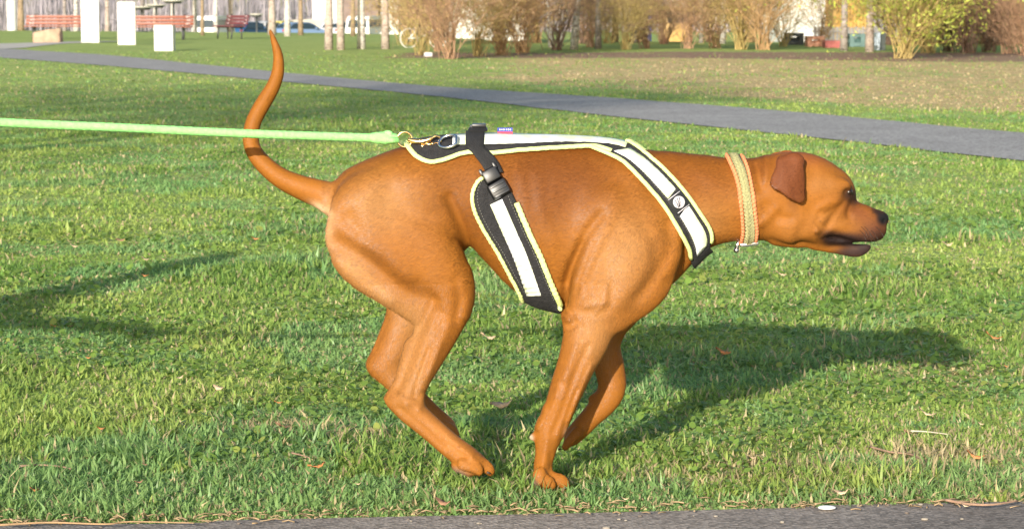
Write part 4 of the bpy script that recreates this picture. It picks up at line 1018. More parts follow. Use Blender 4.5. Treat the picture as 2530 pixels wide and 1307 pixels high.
def tree(px, py, wpx, mat, label, h=7.5, lean=0.0, group='young trees standing in the lawn', seed=0, z=None, dist=None):
    if dist is None: p = gnd(px, py, 0.0)
    else:
        p = at(px, py, dist)
    p.z = float(ground_z(p.x, p.y)); d = p.y; rad = wpx/2*d/FPX
    r = np.random.default_rng(seed+int(px)); t = thing('tree', label, 'tree', tuple(p), 0, group)
    m_, pts, rd = trunk_mesh(r, h, rad*.93, (lean, 0)); m_.build('trunk', mat, t)
    key = int(px) % 3
    if key not in crown_cache:
        out = []; rr_ = np.random.default_rng(100+key)
        for k in range(13):
            zz = rr_.uniform(2.6, 7.2); az = rr_.uniform(0, 6.28); grow(rr_, (0, 0, zz), (math.cos(az), math.sin(az), .75), 2.6*(1.15-zz/10), .035, 2, out, 5)
        V, F, _ = twig_mesh(out); o = mesh_obj('crown', V, F, twigm, t); crown_cache[key] = o
    else:
        o = crown_cache[key].copy(); COL.objects.link(o); o.parent = t
    o.rotation_euler = (0, 0, r.uniform(0, 6.28)); o.location = (0, 0, 0); s_ = h/7.5; o.scale = (s_, s_, s_)
    # move the crown along with a leaning trunk
    o.location = (lean*h*.6, 0, 0)
    return t
tree(52, 77, 16, B_TAN, 'slender tan tree beside the white round post left of the benches')
tree(160, 76, 11, B_GREY, 'thin grey trunk rising behind the left red bench', dist=128, group='trees behind the benches')
tree(188, 76, 13, B_WHITE, 'pale trunk behind the right part of the left red bench', dist=130, group='trees behind the benches')
tree(265, 76, 12, B_PINK, 'pinkish trunk seen between the two tallest white pillars', dist=126, group='trees behind the benches')
for x, w_, m, l in ((352, 13, B_GREY, 'grey trunk just right of the middle white pillar'), (384, 14, B_WHITE, 'white trunk above the short white pillar'), (427, 14, B_WHITE, 'white trunk behind the right part of the middle red bench'),
                    (481, 14, B_WHITE, 'white trunk just past the end of the middle red bench'), (533, 13, B_WHITE, 'white trunk rising behind the white camper'), (570, 16, B_PINK, 'pinkish tan trunk rising behind the small mauve bench')):
    tree(x, 76, w_, m, l, dist=132+(x % 7), group='trees behind the benches')
tree(500, 89, 9, B_TAN, 'thin tan sapling between the middle bench and the white camper', h=5.5)
tree(672, 88, 19, B_PINK, 'pinkish tree straight behind the tip of the dog tail')
tree(710, 90, 15, B_WHITE, 'white trunk in front of the blue car')
tree(743, 88, 12, B_TAN, 'thin brown trunk in front of the blue car windscreen', h=6)
tree(812, 124, 18, B_PINK, 'leftmost tree of the row of four near trunks', lean=.012)
tree(842, 125, 18, B_PINK, 'second tree of the row of four near trunks, ringed pinkish bark', lean=-.01)
tree(893, 123, 19, B_WHITE, 'third and whitest tree of the row of four near trunks', lean=-.008)
tree(952, 123, 18, B_PINK, 'fourth tree of the row of near trunks, nearest the shrubs')
tree(872, 90, 11, B_TAN, 'thin tan trunk far behind the row of four, beside the white van')
GB = 'trees in the planting bed'
tree(1418, 123, 17, B_WHITE, 'white birch leaning right amid the bare shrubs', lean=.07, group=GB); tree(1478, 121, 15, B_GREY, 'grey trunk right of the leaning white birch', group=GB)
tree(1362, 119, 13, B_WHITE, 'pale trunk leaning left behind the forked dark shrub', lean=-.10, group=GB); tree(1384, 118, 12, B_WHITE, 'pale upright trunk inside the forked dark shrub', group=GB, lean=.01)
tree(1520, 105, 15, B_TAN, 'tan trunk standing on the grass behind the bed', group=GB); tree(1567, 108, 12, B_GREY, 'thin grey-green trunk left of the blue banner post', group=GB)
tree(1785, 109, 15, B_WHITE, 'white mottled trunk right of the yellow van', group=GB); tree(1732, 108, 9, B_WHITE, 'thin white trunk close to the yellow van', group=GB)
tree(2085, 126, 17, B_GREY, 'grey trunk in front of the white hall, right of the red crates', group=GB); tree(2148, 129, 20, B_PINK, 'thick pale trunk in front of the large yellow container', group=GB)

# bare and budding shrubs in the planting bed
def shrub_protos(kind):
    r = np.random.default_rng(900+kind); out = []
    ns = (26, 34, 24, 38)[kind]
    for k in range(ns):
        az = r.uniform(0, 6.28); sp = r.uniform(.08, .55); grow(r, (r.normal(0, .07), r.normal(0, .07), 0), (math.cos(az)*sp, math.sin(az)*sp, 1), r.uniform(1.5, 2.7), r.uniform(.008, .016), 2, out, 5, .5, 5, .06)
    return out
SH = []
for k in range(4): SH.append(shrub_protos(k))
def leafm(name, col):
    m, nt, b = mat_new(name); b.inputs['Roughness'].default_value = .6; tc = N(nt, 'ShaderNodeTexCoord'); n1 = N(nt, 'ShaderNodeTexNoise'); n1.inputs['Scale'].default_value = 6
    nt.links.new(tc.outputs['Object'], n1.inputs['Vector']); cr = N(nt, 'ShaderNodeValToRGB'); cr.color_ramp.elements[0].position = .35; cr.color_ramp.elements[1].position = .65
    cr.color_ramp.elements[0].color = (*[c*.6 for c in col], 1); cr.color_ramp.elements[1].color = (*[c*1.3 for c in col], 1); nt.links.new(n1.outputs['Fac'], cr.inputs[0]); nt.links.new(cr.outputs[0], b.inputs['Base Color']); return m
sh_stem = [plain('stem_tan', (.46, .29, .14), rough=.8, var=.3, scale=3), plain('stem_red', (.40, .245, .15), rough=.8, var=.3, scale=3), plain('stem_olive', (.42, .32, .12), rough=.8, var=.3, scale=3), plain('stem_dark', (.20, .13, .09), rough=.8, var=.3, scale=3)]
bud = [leafm('bud_olive', (.42, .33, .10)), leafm('bud_rust', (.44, .27, .15)), leafm('leaf_fresh', (.34, .40, .06))]
shc = {}
def shrub(px, py, kind, stem, bm_, nleaf, size, label, s_=1.0, cat='shrub', group='shrubs of the planting bed', sx=1.0):
    p = gnd(px, py); p.z = float(ground_z(p.x, p.y)); t = thing('shrub', label, cat, tuple(p), (px*.37) % 6.28, group); t.scale = (s_*sx, s_*sx, s_)
    k1 = ('s', kind, stem)
    if k1 not in shc: V, F, _ = twig_mesh(SH[kind]); shc[k1] = mesh_obj('branches', V, F, sh_stem[stem], t)
    else: o = shc[k1].copy(); COL.objects.link(o); o.parent = t
    k2 = ('l', kind, bm_, nleaf)
    if k2 not in shc: V, F = leaf_quads(np.random.default_rng(kind), SH[kind], nleaf, size); shc[k2] = mesh_obj('leaves' if bm_ == 2 else 'buds', V, F, bud[bm_], t, smooth=False)
    else: o = shc[k2].copy(); COL.objects.link(o); o.parent = t
    return t
shrub(1042, 137, 0, 2, 0, 2600, .021, 'budding olive shrub at the left end of the bed, beside the bicycle', .95)
shrub(1112, 147, 1, 1, 1, 3200, .020, 'reddish shrub with a stubby brown foot, second from the left end of the bed', 1.05)
shrub(1085, 128, 3, 1, 1, 3200, .020, 'rust-tinged shrub behind the first two of the bed', 1.0)
shrub(1180, 140, 2, 2, 0, 2600, .021, 'loose olive shrub with a green base third along the bed', .9)
shrub(1240, 137, 1, 0, 0, 2600, .021, 'tan shrub with dense ochre buds left of the bright grass gap', 1.1)
shrub(1292, 130, 3, 0, 1, 3200, .020, 'tan and rust shrub just left of the forked dark shrub', 1.05)
shrub(1376, 124, 0, 3, 0, 2600, .021, 'dark forked shrub spreading in a V before two pale trunks', 1.15, sx=1.15)
shrub(1462, 118, 2, 1, 1, 3200, .020, 'small brown shrub between the white birch and the grey trunk', .9)
shrub(1545, 124, 1, 2, 0, 2600, .021, 'olive shrub below the blue banner', .75)
shrub(1596, 121, 2, 1, 0, 2600, .021, 'thin brown shrub left of the yellow van', .9)
shrub(1640, 110, 3, 1, 1, 3200, .020, 'brown shrub crossing in front of the yellow van', .9)
shrub(1700, 122, 0, 1, 1, 3200, .020, 'sparse brown shrub right of the yellow van', .85)
shrub(1768, 118, 1, 0, 0, 2600, .021, 'ochre shrub next to the mottled white trunk', 1.0)
shrub(1830, 123, 3, 2, 0, 2600, .021, 'greenish ochre shrub halfway between yellow van and white hall', 1.1)
shrub(1886, 124, 1, 0, 1, 3200, .020, 'tall rusty tan shrub behind the short wooden stake', 1.15)
shrub(1938, 115, 2, 2, 0, 2600, .021, 'thin olive shrub before the left edge of the white hall', .9)
shrub(2030, 112, 2, 0, 0, 2600, .021, 'loose twiggy shrub before the middle of the white hall', .85)
shrub(2232, 146, 3, 2, 2, 7000, .036, 'fresh green leafing shrub, the brightest of the bed', 1.15)
shrub(2296, 132, 1, 2, 2, 7000, .034, 'green leafing shrub behind the brightest one', 1.2)
shrub(2345, 128, 0, 3, 2, 3500, .026, 'dark twiggy shrub with a few green leaves', 1.1)
shrub(2392, 131, 3, 3, 0, 2600, .021, 'darkest bare shrub right of the leafing ones', 1.15, sx=1.1)
shrub(2440, 128, 1, 3, 1, 3200, .020, 'dense brown shrub left of the house with the blue roof', 1.2)
shrub(2492, 133, 0, 1, 1, 3200, .020, 'reddish brown shrub before the cream house wall', 1.0)
shrub(2530, 138, 2, 1, 1, 3200, .020, 'bare shrub at the right edge of the picture', .8)

for k, (px, py) in enumerate(((1010,112),(1062,108),(1228,108),(1325,107),(1440,110),(1500,108),(1570,106),(1745,106),(1855,106),(2200,112),(2265,112),(2330,110),(2375,113),(2425,110),(2470,112),(2515,110))):
    o = shrub(px, py, (k*3+1) % 4, (2, 0, 1, 0, 3)[k % 5], (0, 1, 0)[k % 3] if px < 2180 else 2, {0: 2600, 1: 3200}[(0, 1, 0)[k % 3]] if px < 2180 else 7000, .021, 'thin hazy bare shrub in the back row of the planting bed' if px < 2180 else 'leafing shrub in the back row at the right end of the bed', 1.25, group='back row of thin shrubs' if px < 2180 else 'leafing back row shrubs', sx=1.15)
# ---- built things
conc = plain('white_concrete', (.70, .69, .66), rough=.8, var=.07, scale=2.5, bump=.2, bscale=40)
wood = plain('red_bench_wood', (.23, .048, .014), rough=.45, var=.15, scale=9); mauve = plain('mauve_bench_wood', (.17, .042, .050), rough=.5, var=.15, scale=9)
steel = plain('dark_steel', (.06, .065, .065), rough=.5, var=.2); whitem = plain('white_paint', (.78, .78, .78), rough=.4, var=.05)
def pillar(px, py, wpx, top, label, rz=.12, round_=False):
    p = gnd(px, py); d = p.y; w_ = wpx*d/FPX; h = at(px, top, d).z; m_ = MB()
    if round_: m_.lathe([(w_/2, 0), (w_/2, h-.02), (w_/2-.02, h)], (0, 0, 0), 24)
    else: m_.box((0, 0, h/2), (w_*.93, w_*.55, h), rz, bev=.025)
    m_.V = [(x, y, z-.05 if z < .01 else z) for x, y, z in m_.V]
    o = m_.build('white_pillar', conc, angle=40); o.location = (p.x, p.y, float(ground_z(p.x, p.y))); tag(o, label, 'pillar', 'white concrete pillars'); return o
pillar(224, 108, 47, -22, 'tallest square white concrete pillar, cutting the top of the picture')
pillar(313.5, 112, 47, 6, 'middle square white concrete pillar between the two red benches')
pillar(407.5, 126, 51, 62, 'shortest white concrete block standing before the middle red bench', -.1)
pillar(30, 76.5, 24, 1, 'round white post behind and left of the left bench', 0, True)
def bench(px, py, L, rz, wm, label, group='red wooden benches'):
    p = gnd(px, py); t = thing('park_bench', label, 'bench', (p.x, p.y, float(ground_z(p.x, p.y))), rz, group)
    m_ = MB()
    for k in range(3): m_.box((0, .20+.03*k, .54+.115*k), (L, .03, .092), bev=.008)
    bk = m_.build('backrest', wm, t, angle=40)
    for k in range(3): 
        for e in (-1, 1):
            m_ = MB(); m_.box((e*(L/2-.20)+.03*(k % 2), .184+.03*k-.0, .545+.115*k), (.16, .006, .018)); m_.build('label_plate', whitem, bk)
    m_ = MB()
    for k in range(4): m_.box((0, .10-.125*k, .44), (L*.98, .11, .04), bev=.008)
    m_.build('seat', wm, t, angle=40)
    for e in (-1, 1):
        m_ = MB(); x = e*(L/2-.32); m_.tube([(x, -.28, -.03), (x, -.22, .40)], .03, n=8); m_.tube([(x, .12, -.03), (x, .12, .40), (x, .235, .52), (x, .29, .86)], .028, n=8); m_.tube([(x, -.3, .41), (x, .14, .41)], .028, n=8)
        m_.build('leg', steel, t)
bench(149, 97, 2.42, 0, wood, 'left red slatted bench, its right end behind the tallest pillar')
bench(389, 98, 2.42, 0, wood, 'middle red slatted bench behind the short white block')
bench(572, 96, 1.75, math.radians(-58), mauve, 'mauve bench on the right turned away at an angle', 'mauve wooden bench')
# sandstone boulder
m_ = MB(); r = np.random.default_rng(5); bm = bmesh.new(); bmesh.ops.create_icosphere(bm, subdivisions=4, radius=.5)
for v in bm.verts:
    c = v.co; n_ = fbm(np.array(c.x*3+9), np.array(c.z*3+c.y*2+5), 3); s_ = (.9+.22*n_)
    v.co = Vector((max(-.40, min(.40, c.x*1.05))*s_, c.y*.6*s_, max(-.3, min(.30+.16*c.x, c.z*1.1))*s_))
bm.verts.index_update(); p = gnd(115, 107)
ro = mesh_obj('boulder', [v.co*1.02 for v in bm.verts], [[v.index for v in f.verts] for f in bm.faces], plain('sandstone', (.42, .29, .20), rough=.9, var=.25, scale=5, bump=.8, bscale=14)); bm.free()
ro.location = (p.x, p.y+.2, .07); tag(ro, 'tan wedge-shaped sandstone boulder lying before the left bench', 'boulder')
# standing tables
tabm = plain('pale_table_top', (.62, .60, .52), rough=.5, var=.1)
def stand_table(px, topy, wpx, d, label):
    p = at(px, topy, d); gz = float(ground_z(p.x, p.y)); h = p.z-gz; t = thing('standing_table', label, 'table', (p.x, p.y, gz), 0, 'standing tables in the park'); R_ = wpx/2*d/FPX
    m_ = MB(); m_.lathe([(R_*.96, h-.05), (R_, h-.02), (R_*.97, h)], (0, 0, 0), 28); m_.build('tabletop', tabm, t, angle=40)
    m_ = MB(); m_.lathe([(R_*.62, h-.16), (R_*.8, h-.053)], (0, 0, 0), 24); m_.build('underframe', steel, t)
    m_ = MB(); m_.lathe([(.06, 0), (.045, .1), (.045, h-.15)], (0, 0, 0), 14); m_.build('leg', steel, t)
    m_ = MB(); m_.lathe([(.30, -.02), (.30, .03), (.08, .06)], (0, 0, 0), 20); m_.build('foot', steel, t)
stand_table(350, 17, 62, 112, 'round pale standing table partly behind the middle pillar'); stand_table(385, 12, 56, 114, 'round pale standing table just right of the first one')
stand_table(428, 1, 58, 108, 'highest round pale standing table above the middle bench'); stand_table(634, 35, 34, 118, 'small pale standing table just left of the tail tip')
# short wooden stake in the bed
p = gnd(1897, 118); m_ = MB(); m_.tube([(0, 0, -.05), (0, 0, .22), (.005, 0, .25)], [.055, .055, .045], n=12); o = m_.build('wooden_stake', B_TAN); o.location = p; tag(o, 'short tan wooden stake at the edge of the planting bed', 'stake')
p = gnd(1058, 141); m_ = MB(); m_.box((0, 0, .045), (.16, .12, .09), .4, bev=.02); o = m_.build('pale_stone', conc); o.location = p; tag(o, 'small pale stone at the foot of the leftmost shrub', 'stone')

# parked vehicles on the lower car park
glassm = plain('car_glass', (.03, .05, .065), rough=.08, var=.1); tyrem = plain('tyre_rubber', (.02, .02, .02), rough=.8); rimm = plain('wheel_rim', (.5, .5, .52), rough=.3, metal=.9); lampm = plain('lamp_lens', (.75, .75, .75), rough=.15); redlamp = plain('tail_lamp', (.5, .02, .02), rough=.2)
def car(px, d, rz, colr, label, kind='car', s_=1.0, cat='car'):
    p = at(px, 60, d); gz = float(ground_z(p.x, p.y)); t = thing('parked_'+('van' if kind == 'van' else 'car'), label, cat, (p.x, p.y, gz), rz, 'vehicles parked beyond the lawn'); t.scale = (s_,)*3
    paint = bpy.data.materials.get('paint_%s' % colr[0]) or plain('paint_%s' % colr[0], colr[1], rough=.22, var=.04, spec=.6)
    if kind == 'van': L, W, prof, win = 4.6, 1.8, [(-2.3,.35),(-2.32,.9),(-2.2,1.75),(-2.0,1.93),(1.0,1.95),(1.25,1.85),(1.75,1.20),(2.2,1.02),(2.3,.75),(2.3,.35)], [(-1.95,1.18),(-1.85,1.68),(.95,1.72),(1.45,1.20)]
    else: L, W, prof, win = 4.2, 1.72, [(-2.1,.32),(-2.1,.72),(-2.0,.93),(-1.72,1.0),(-1.45,1.34),(-1.0,1.45),(.15,1.46),(.55,1.34),(1.15,.97),(1.85,.82),(2.08,.66),(2.1,.32)], [(-1.55,.98),(-1.28,1.29),(-.95,1.37),(.12,1.38),(.50,1.28),(.98,.98)]
    bm = bmesh.new(); n = len(prof)
    def sec(y, ins): return [bm.verts.new((x*(1-ins*.02), y, z-(ins*.03 if z > .9 else 0))) for x, z in prof]
    S_ = [sec(-W/2*.90, 1.5), sec(-W/2, .3), sec(-W/4, 0), sec(W/4, 0), sec(W/2, .3), sec(W/2*.90, 1.5)]
    for S in S_:
        i = S_.index(S)
        for v in S:
            if v.co.z > 1.0: v.co.y *= 1-.14*(v.co.z-1.0)/.45*(1 if kind == 'car' else .35)
    for a, b_ in zip(S_[:-1], S_[1:]):
        for i in range(n): bm.faces.new((a[i], a[(i+1) % n], b_[(i+1) % n], b_[i]))
    bm.faces.new(S_[0]); bm.faces.new(S_[-1][::-1]); bmesh.ops.recalc_face_normals(bm, faces=bm.faces[:]); bm.verts.index_update()
    bo = mesh_obj('body', [v.co for v in bm.verts], [[v.index for v in f.verts] for f in bm.faces], paint, t); bm.free()
    bo.data.set_sharp_from_angle(angle=math.radians(38))
    for sd in (-1, 1):
        m_ = MB(); yy = sd*(W/2*.90+.004)
        k = len(win); V = [(x, sd*(W/2*(.975-(.14 if kind == 'car' else .05)*max(0, z-1.0)/.45)+.012), z) for x, z in win]; V2 = [(x, y-sd*.05, z) for x, y, z in V]
        m_.add(V+V2, [tuple(range(k)), tuple(range(2*k-1, k-1, -1))]+[(i, k+i, k+(i+1) % k, (i+1) % k) for i in range(k)]); m_.build('side_window', glassm, t, smooth=False)
    ws = [(1.18, .98, .58, 1.32)] if kind == 'car' else [(1.72, 1.25, 1.30, 1.80)]
    for x0, z0, x1, z1 in ws:
        for nm, fl in (('windscreen', 1), ('rear_window', -1)):
            if fl < 0: x0, z0, x1, z1 = (-1.76, 1.02, -1.49, 1.31) if kind == 'car' else (-2.32, 1.15, -2.24, 1.65)
            h1 = W/2*.80; h2 = W/2*.70; o_ = .02*fl; m_ = MB(); V = [(x0+o_, -h1, z0+.012), (x0+o_, h1, z0+.012), (x1+o_, h2, z1+.012), (x1+o_, -h2, z1+.012)]; V2 = [(x-.05*fl, y, z-.03) for x, y, z in V]
            m_.add(V+V2, [(0, 1, 2, 3), (7, 6, 5, 4), (0, 4, 5, 1), (1, 5, 6, 2), (2, 6, 7, 3), (3, 7, 4, 0)]); m_.build(nm, glassm, t, smooth=False)
    for x in (-1.32, 1.30):
        for sd in (-1, 1):
            m_ = MB(); m_.tube([(x, sd*(W/2-.19), .31), (x, sd*(W/2+.015), .31)], .31, n=24); wo = m_.build('wheel', tyrem, t, angle=40)
            m_ = MB(); m_.tube([(x, sd*(W/2), .31), (x, sd*(W/2+.028), .31)], [.20, .18], n=20); m_.build('rim', rimm, wo, angle=40)
    for sd in (-1, 1):
        m_ = MB(); m_.box((L/2-.10, sd*W/2*.72, .70), (.16, .30, .13), bev=.03); m_.build('headlight', lampm, t)
        m_ = MB(); m_.box((-L/2+.06, sd*W/2*.78, .82), (.12, .22, .16), bev=.03); m_.build('tail_light', redlamp, t)
        m_ = MB(); m_.box((.72 if kind == 'car' else 1.3, sd*(W/2+.08), 1.0 if kind == 'car' else 1.25), (.10, .16, .12), bev=.03); m_.build('wing_mirror', paint, t)
    for z in (.45,):
        m_ = MB(); m_.box((L/2+.0, 0, z), (.06, W*.72, .14), bev=.02); m_.build('bumper', steel, t)
WHT = ('white', (.80, .80, .80)); BLU = ('light_blue', (.20, .30, .50)); DBL = ('dark_blue', (.03, .09, .20)); YEL = ('yellow', (.75, .62, .12)); SIL = ('silver', (.5, .5, .5))
car(528, 175, math.radians(80), WHT, 'white rounded camper behind the mauve bench', 'van', 1.0, 'camper'); car(616, 190, math.radians(62), DBL, 'dark blue car right of the mauve bench')
car(655, 200, math.radians(70), SIL, 'silver car nearly hidden behind the dog tail tip'); car(702, 210, math.radians(60), YEL, 'yellow car behind the light blue car')
car(745, 188, math.radians(38), BLU, 'light blue car between the thin trunks'); car(842, 192, math.radians(66), WHT, 'white car behind the first two near trunks'); car(912, 176, math.radians(72), WHT, 'tall white van right of the third near trunk', 'van', 1.0, 'van')
p = at(968, 60, 170); m_ = MB(); m_.box((0, 0, .35), (1.6, .25, 1.0), bev=.02); o = m_.build('low_wall', conc); o.location = (p.x, p.y, float(ground_z(p.x, p.y))+.0); tag(o, 'low white wall right of the white van', 'wall')
p = at(665, 60, 212); m_ = MB(); m_.prism([(-4, 0), (5.5, 0), (5.5, 1.6), (2.5, 1.55), (-4, 1.0)], -.2, .2); o = m_.build('retaining_wall', plain('beige_wall', (.46, .43, .37), rough=.85, var=.12, scale=2), smooth=False); o.location = (p.x, p.y, float(ground_z(p.x, p.y))); tag(o, 'beige sloping retaining wall behind the parked cars', 'wall')

# buildings beyond
roofm = plain('grey_roof', (.16, .145, .14), rough=.8, var=.2, scale=2); bluem = plain('blue_roof', (.03, .07, .45), rough=.6, var=.15); wallw = plain('white_render_wall', (.72, .71, .68), rough=.85, var=.06, scale=1.5)
wallc = plain('cream_wall', (.52, .46, .36), rough=.85, var=.1, scale=1.5); wallb = plain('brown_clad_wall', (.22, .165, .15), rough=.85, var=.2, scale=1.5)
def house(name, px0, px1, d, h, roof_h, wm, rm, label, cat, depth=7, rz=0.0, win=3, over=.35, zoff=0.0):
    a = at(px0, 60, d); b_ = at(px1, 60, d); W = abs(b_.x-a.x); cx = (a.x+b_.x)/2; gz = float(ground_z(cx, d)); t = thing(name, label, cat, (cx, d+depth/2, gz+zoff), rz)
    m_ = MB(); m_.box((0, 0, h/2), (W, depth, h)); m_.build('wall', wm, t, smooth=False)
    m_ = MB(); m_.prism([(-W/2-over, h-.06), (W/2+over, h-.06), (W/2+over, h+.05), (0, h+roof_h), (-W/2-over, h+.05)], -depth/2-over, depth/2+over); m_.build('roof', rm, t, smooth=False)
    for k in range(win):
        x = -W/2+W*(k+.5)/win; m_ = MB(); m_.box((x, -depth/2-.02, 1.55), (min(1.1, W/win*.5), .06, 1.15)); w1 = m_.build('window', glassm, t, smooth=False)
        m_ = MB(); ww = min(1.1, W/win*.5)
        for sx in (-1, 1): m_.box((x+sx*ww/2, -depth/2-.05, 1.55), (.08, .07, 1.3))
        for sz in (-1, 1): m_.box((x, -depth/2-.05, 1.55+sz*.61), (ww-.09, .07, .08))
        m_.box((x, -depth/2-.055, 1.55), (.05, .06, 1.12)); m_.build('frame', whitem, w1, smooth=False)
house('white_house', 772, 832, 235, 6.5, 1.6, wallw, roofm, 'narrow white rendered house behind the light blue car', 'house', win=0)
house('brown_hall', 838, 935, 228, 4.2, 1.6, wallb, roofm, 'brown clad hall behind the white van', 'building', depth=9, win=0)
house('pale_house', 942, 984, 215, 5.0, 1.3, wallw, roofm, 'pale house between the white van and the rust shrubs', 'house', win=2)
house('grey_roofed_house', 992, 1095, 205, 3.3, 1.8, wallb, roofm, 'low brown house with grey roof behind the leftmost shrubs', 'house', win=0)
house('gabled_house', 1110, 1300, 175, 3.6, 1.8, wallw, roofm, 'white gabled house behind the reddish shrubs', 'house', win=0)
house('white_hall', 1925, 2068, 118, 4.2, 1.5, wallw, roofm, 'large white hall behind the shrubs on the right', 'building', win=0, depth=8, zoff=.45)
house('cream_house', 2505, 2640, 74, 1.62, 1.2, wallc, bluem, 'cream house with bright blue roof at the right edge of the picture', 'house', win=2, depth=5, over=.3)
ylw = plain('yellow_steel', (.55, .33, .09), rough=.5, var=.1, scale=2); redm = plain('red_steel', (.38, .10, .09), rough=.5, var=.12); orgm = plain('orange_wood', (.42, .20, .12), rough=.6, var=.15); teal = plain('teal_paint', (.10, .18, .17), rough=.5, var=.15)
def container(name, px0, px1, y0, y1, d, cm, label, cat, depth=2.4, top=None):
    a = at(px0, y1, d); b_ = at(px1, y1, d); z1 = at(px0, y0, d).z; W = b_.x-a.x; gz = float(ground_z((a.x+b_.x)/2, d)); z0 = gz; h = z1-z0; t = thing(name, label, cat, ((a.x+b_.x)/2, d+depth/2, z0))
    m_ = MB(); n = max(6, int(W/.14)); pts = []
    for i in range(n*2): x = -W/2+.05+(W-.1)*i/(n*2-1); pts.append((x, -depth/2+(.04 if (i//1) % 2 else 0)))
    V = []; F = []
    for x, y in pts: V += [(x, y, .12), (x, y, h-.1)]
    for i in range(len(pts)-1): F.append((2*i, 2*i+2, 2*i+3, 2*i+1))
    m_.add(V, F); m_.box((0, .03, h/2), (W-.12, depth-.1, h-.26)); m_.build('body', cm, t, smooth=False)
    for sx in (-1, 1):
        for sy in (-1, 1): m_ = MB(); m_.box((sx*(W/2-.05), sy*(depth/2-.03), h/2), (.12, .12, h)); m_.build('corner_post', cm, t, smooth=False)
    m_ = MB(); m_.box((0, 0, h-.03), (W+.03, depth+.03, .10), bev=.02); m_.box((0, 0, .06), (W+.02, depth+.02, .12), bev=.02)
    m_.build('frame_rail', top or cm, t, smooth=False); return t
container('yellow_container', 2058, 2148, -12, 95, 96, ylw, 'large yellow corrugated container behind the two trunks on the right', 'container')
container('red_crate', 2040, 2076, 103, 119, 66, redm, 'red crate left of the grey trunk', 'crate', .6); container('orange_crate', 1996, 2036, 92, 119, 68, orgm, 'orange brown crate left of the red one', 'crate', .7)
container('teal_box', 2100, 2136, 86, 118, 68, teal, 'teal box between the two thick trunks on the right', 'box', .7); container('blue_locker', 2166, 2186, 84, 125, 61, plain('pale_blue_paint', (.40, .47, .55), rough=.5, var=.1), 'pale grey-blue locker left of the brightest green shrub', 'locker', .4)
container('dark_bin', 1945, 1985, 84, 114, 70, steel, 'dark bin behind the shrubs left of the orange crate', 'bin', .8)
pl = at(2105, 90, 84); t = thing('grey_fence', 'grey board fence running behind the trunks below the yellow container', 'fence', (pl.x, 84, float(ground_z(pl.x, 84))))
fz = at(2105, 68, 84).z-float(ground_z(pl.x, 84)); gfm = plain('fence_grey', (.26, .25, .24), rough=.85, var=.25, scale=4)
m_ = MB()
for k in range(30): m_.box((-1.25+k*.125, 0, fz/2+.02*math.sin(k*3.1)), (.105, .025, fz), bev=.004)
m_.build('boards', gfm, t)
m_ = MB(); m_.box((.56, .04, fz*.3), (3.8, .04, .07)); m_.box((.56, .04, fz*.8), (3.8, .04, .07)); m_.build('rail', gfm, t)
# yellow delivery van with a white box roof, seen end-on
p = at(1668, 60, 92); gz = 0.0; gz = float(ground_z(p.x, p.y)); t = thing('yellow_van', 'yellow van with white roof parked behind the brown shrubs', 'van', (p.x, p.y, gz)); h = at(1668, 18, 92).z-gz
m_ = MB(); m_.box((0, 0, .35+(h-.35)/2), (1.05, 3.4, h-.35), bev=.10); m_.build('body', ylw, t, angle=40)
m_ = MB(); m_.box((.05, .1, h+.20), (1.20, 3.2, .42), bev=.08); m_.build('roof', wallw, t, angle=40)
m_ = MB(); m_.box((0, -1.71, h-.38), (.78, .06, .42), bev=.02); m_.build('rear_window', glassm, t)
m_ = MB(); m_.box((-.25, -1.74, .55), (.45, .06, .10), bev=.02); m_.build('number_plate', whitem, t)
m_ = MB(); m_.box((0, -1.74, .36), (1.0, .10, .14), bev=.03); m_.build('bumper', steel, t)
for sx in (-1, 1):
    for y in (-1.1, 1.1):
        m_ = MB(); m_.tube([(sx*.36, y, .27), (sx*.53, y, .27)], .27, n=20); wo = m_.build('wheel', tyrem, t, angle=40); m_ = MB(); m_.tube([(sx*.50, y, .27), (sx*.545, y, .27)], .16, n=16); m_.build('rim', rimm, wo)
    m_ = MB(); m_.box((sx*.46, -1.71, .75), (.10, .06, .25), bev=.02); m_.build('tail_light', redlamp, t)
# blue banner on a post
p = at(1600, 60, 84); gz = float(ground_z(p.x, p.y)); t = thing('banner_post', 'blue banner hanging from a post behind the olive shrub', 'banner', (p.x, p.y, gz))
m_ = MB(); m_.tube([(-.14, 0, 0), (-.14, 0, 2.2)], .022, n=10); m_.tube([(-.16, 0, 2.15), (.16, 0, 2.15)], .014, n=8); m_.build('post', steel, t)
m_ = MB(); 
V = []; F = []
for i in range(14):
    for j in range(5): V.append((-.115+.25*j/4, .02*math.sin(i*.8+j), .25+1.86*i/13))
for i in range(13):
    for j in range(4): F.append((i*5+j, i*5+j+1, i*5+j+6, i*5+j+5))
m_.add(V, F); o = m_.build('cloth', plain('blue_cloth', (.10, .16, .50), rough=.8, var=.2), t); md = o.modifiers.new('t', 'SOLIDIFY'); md.thickness = .004
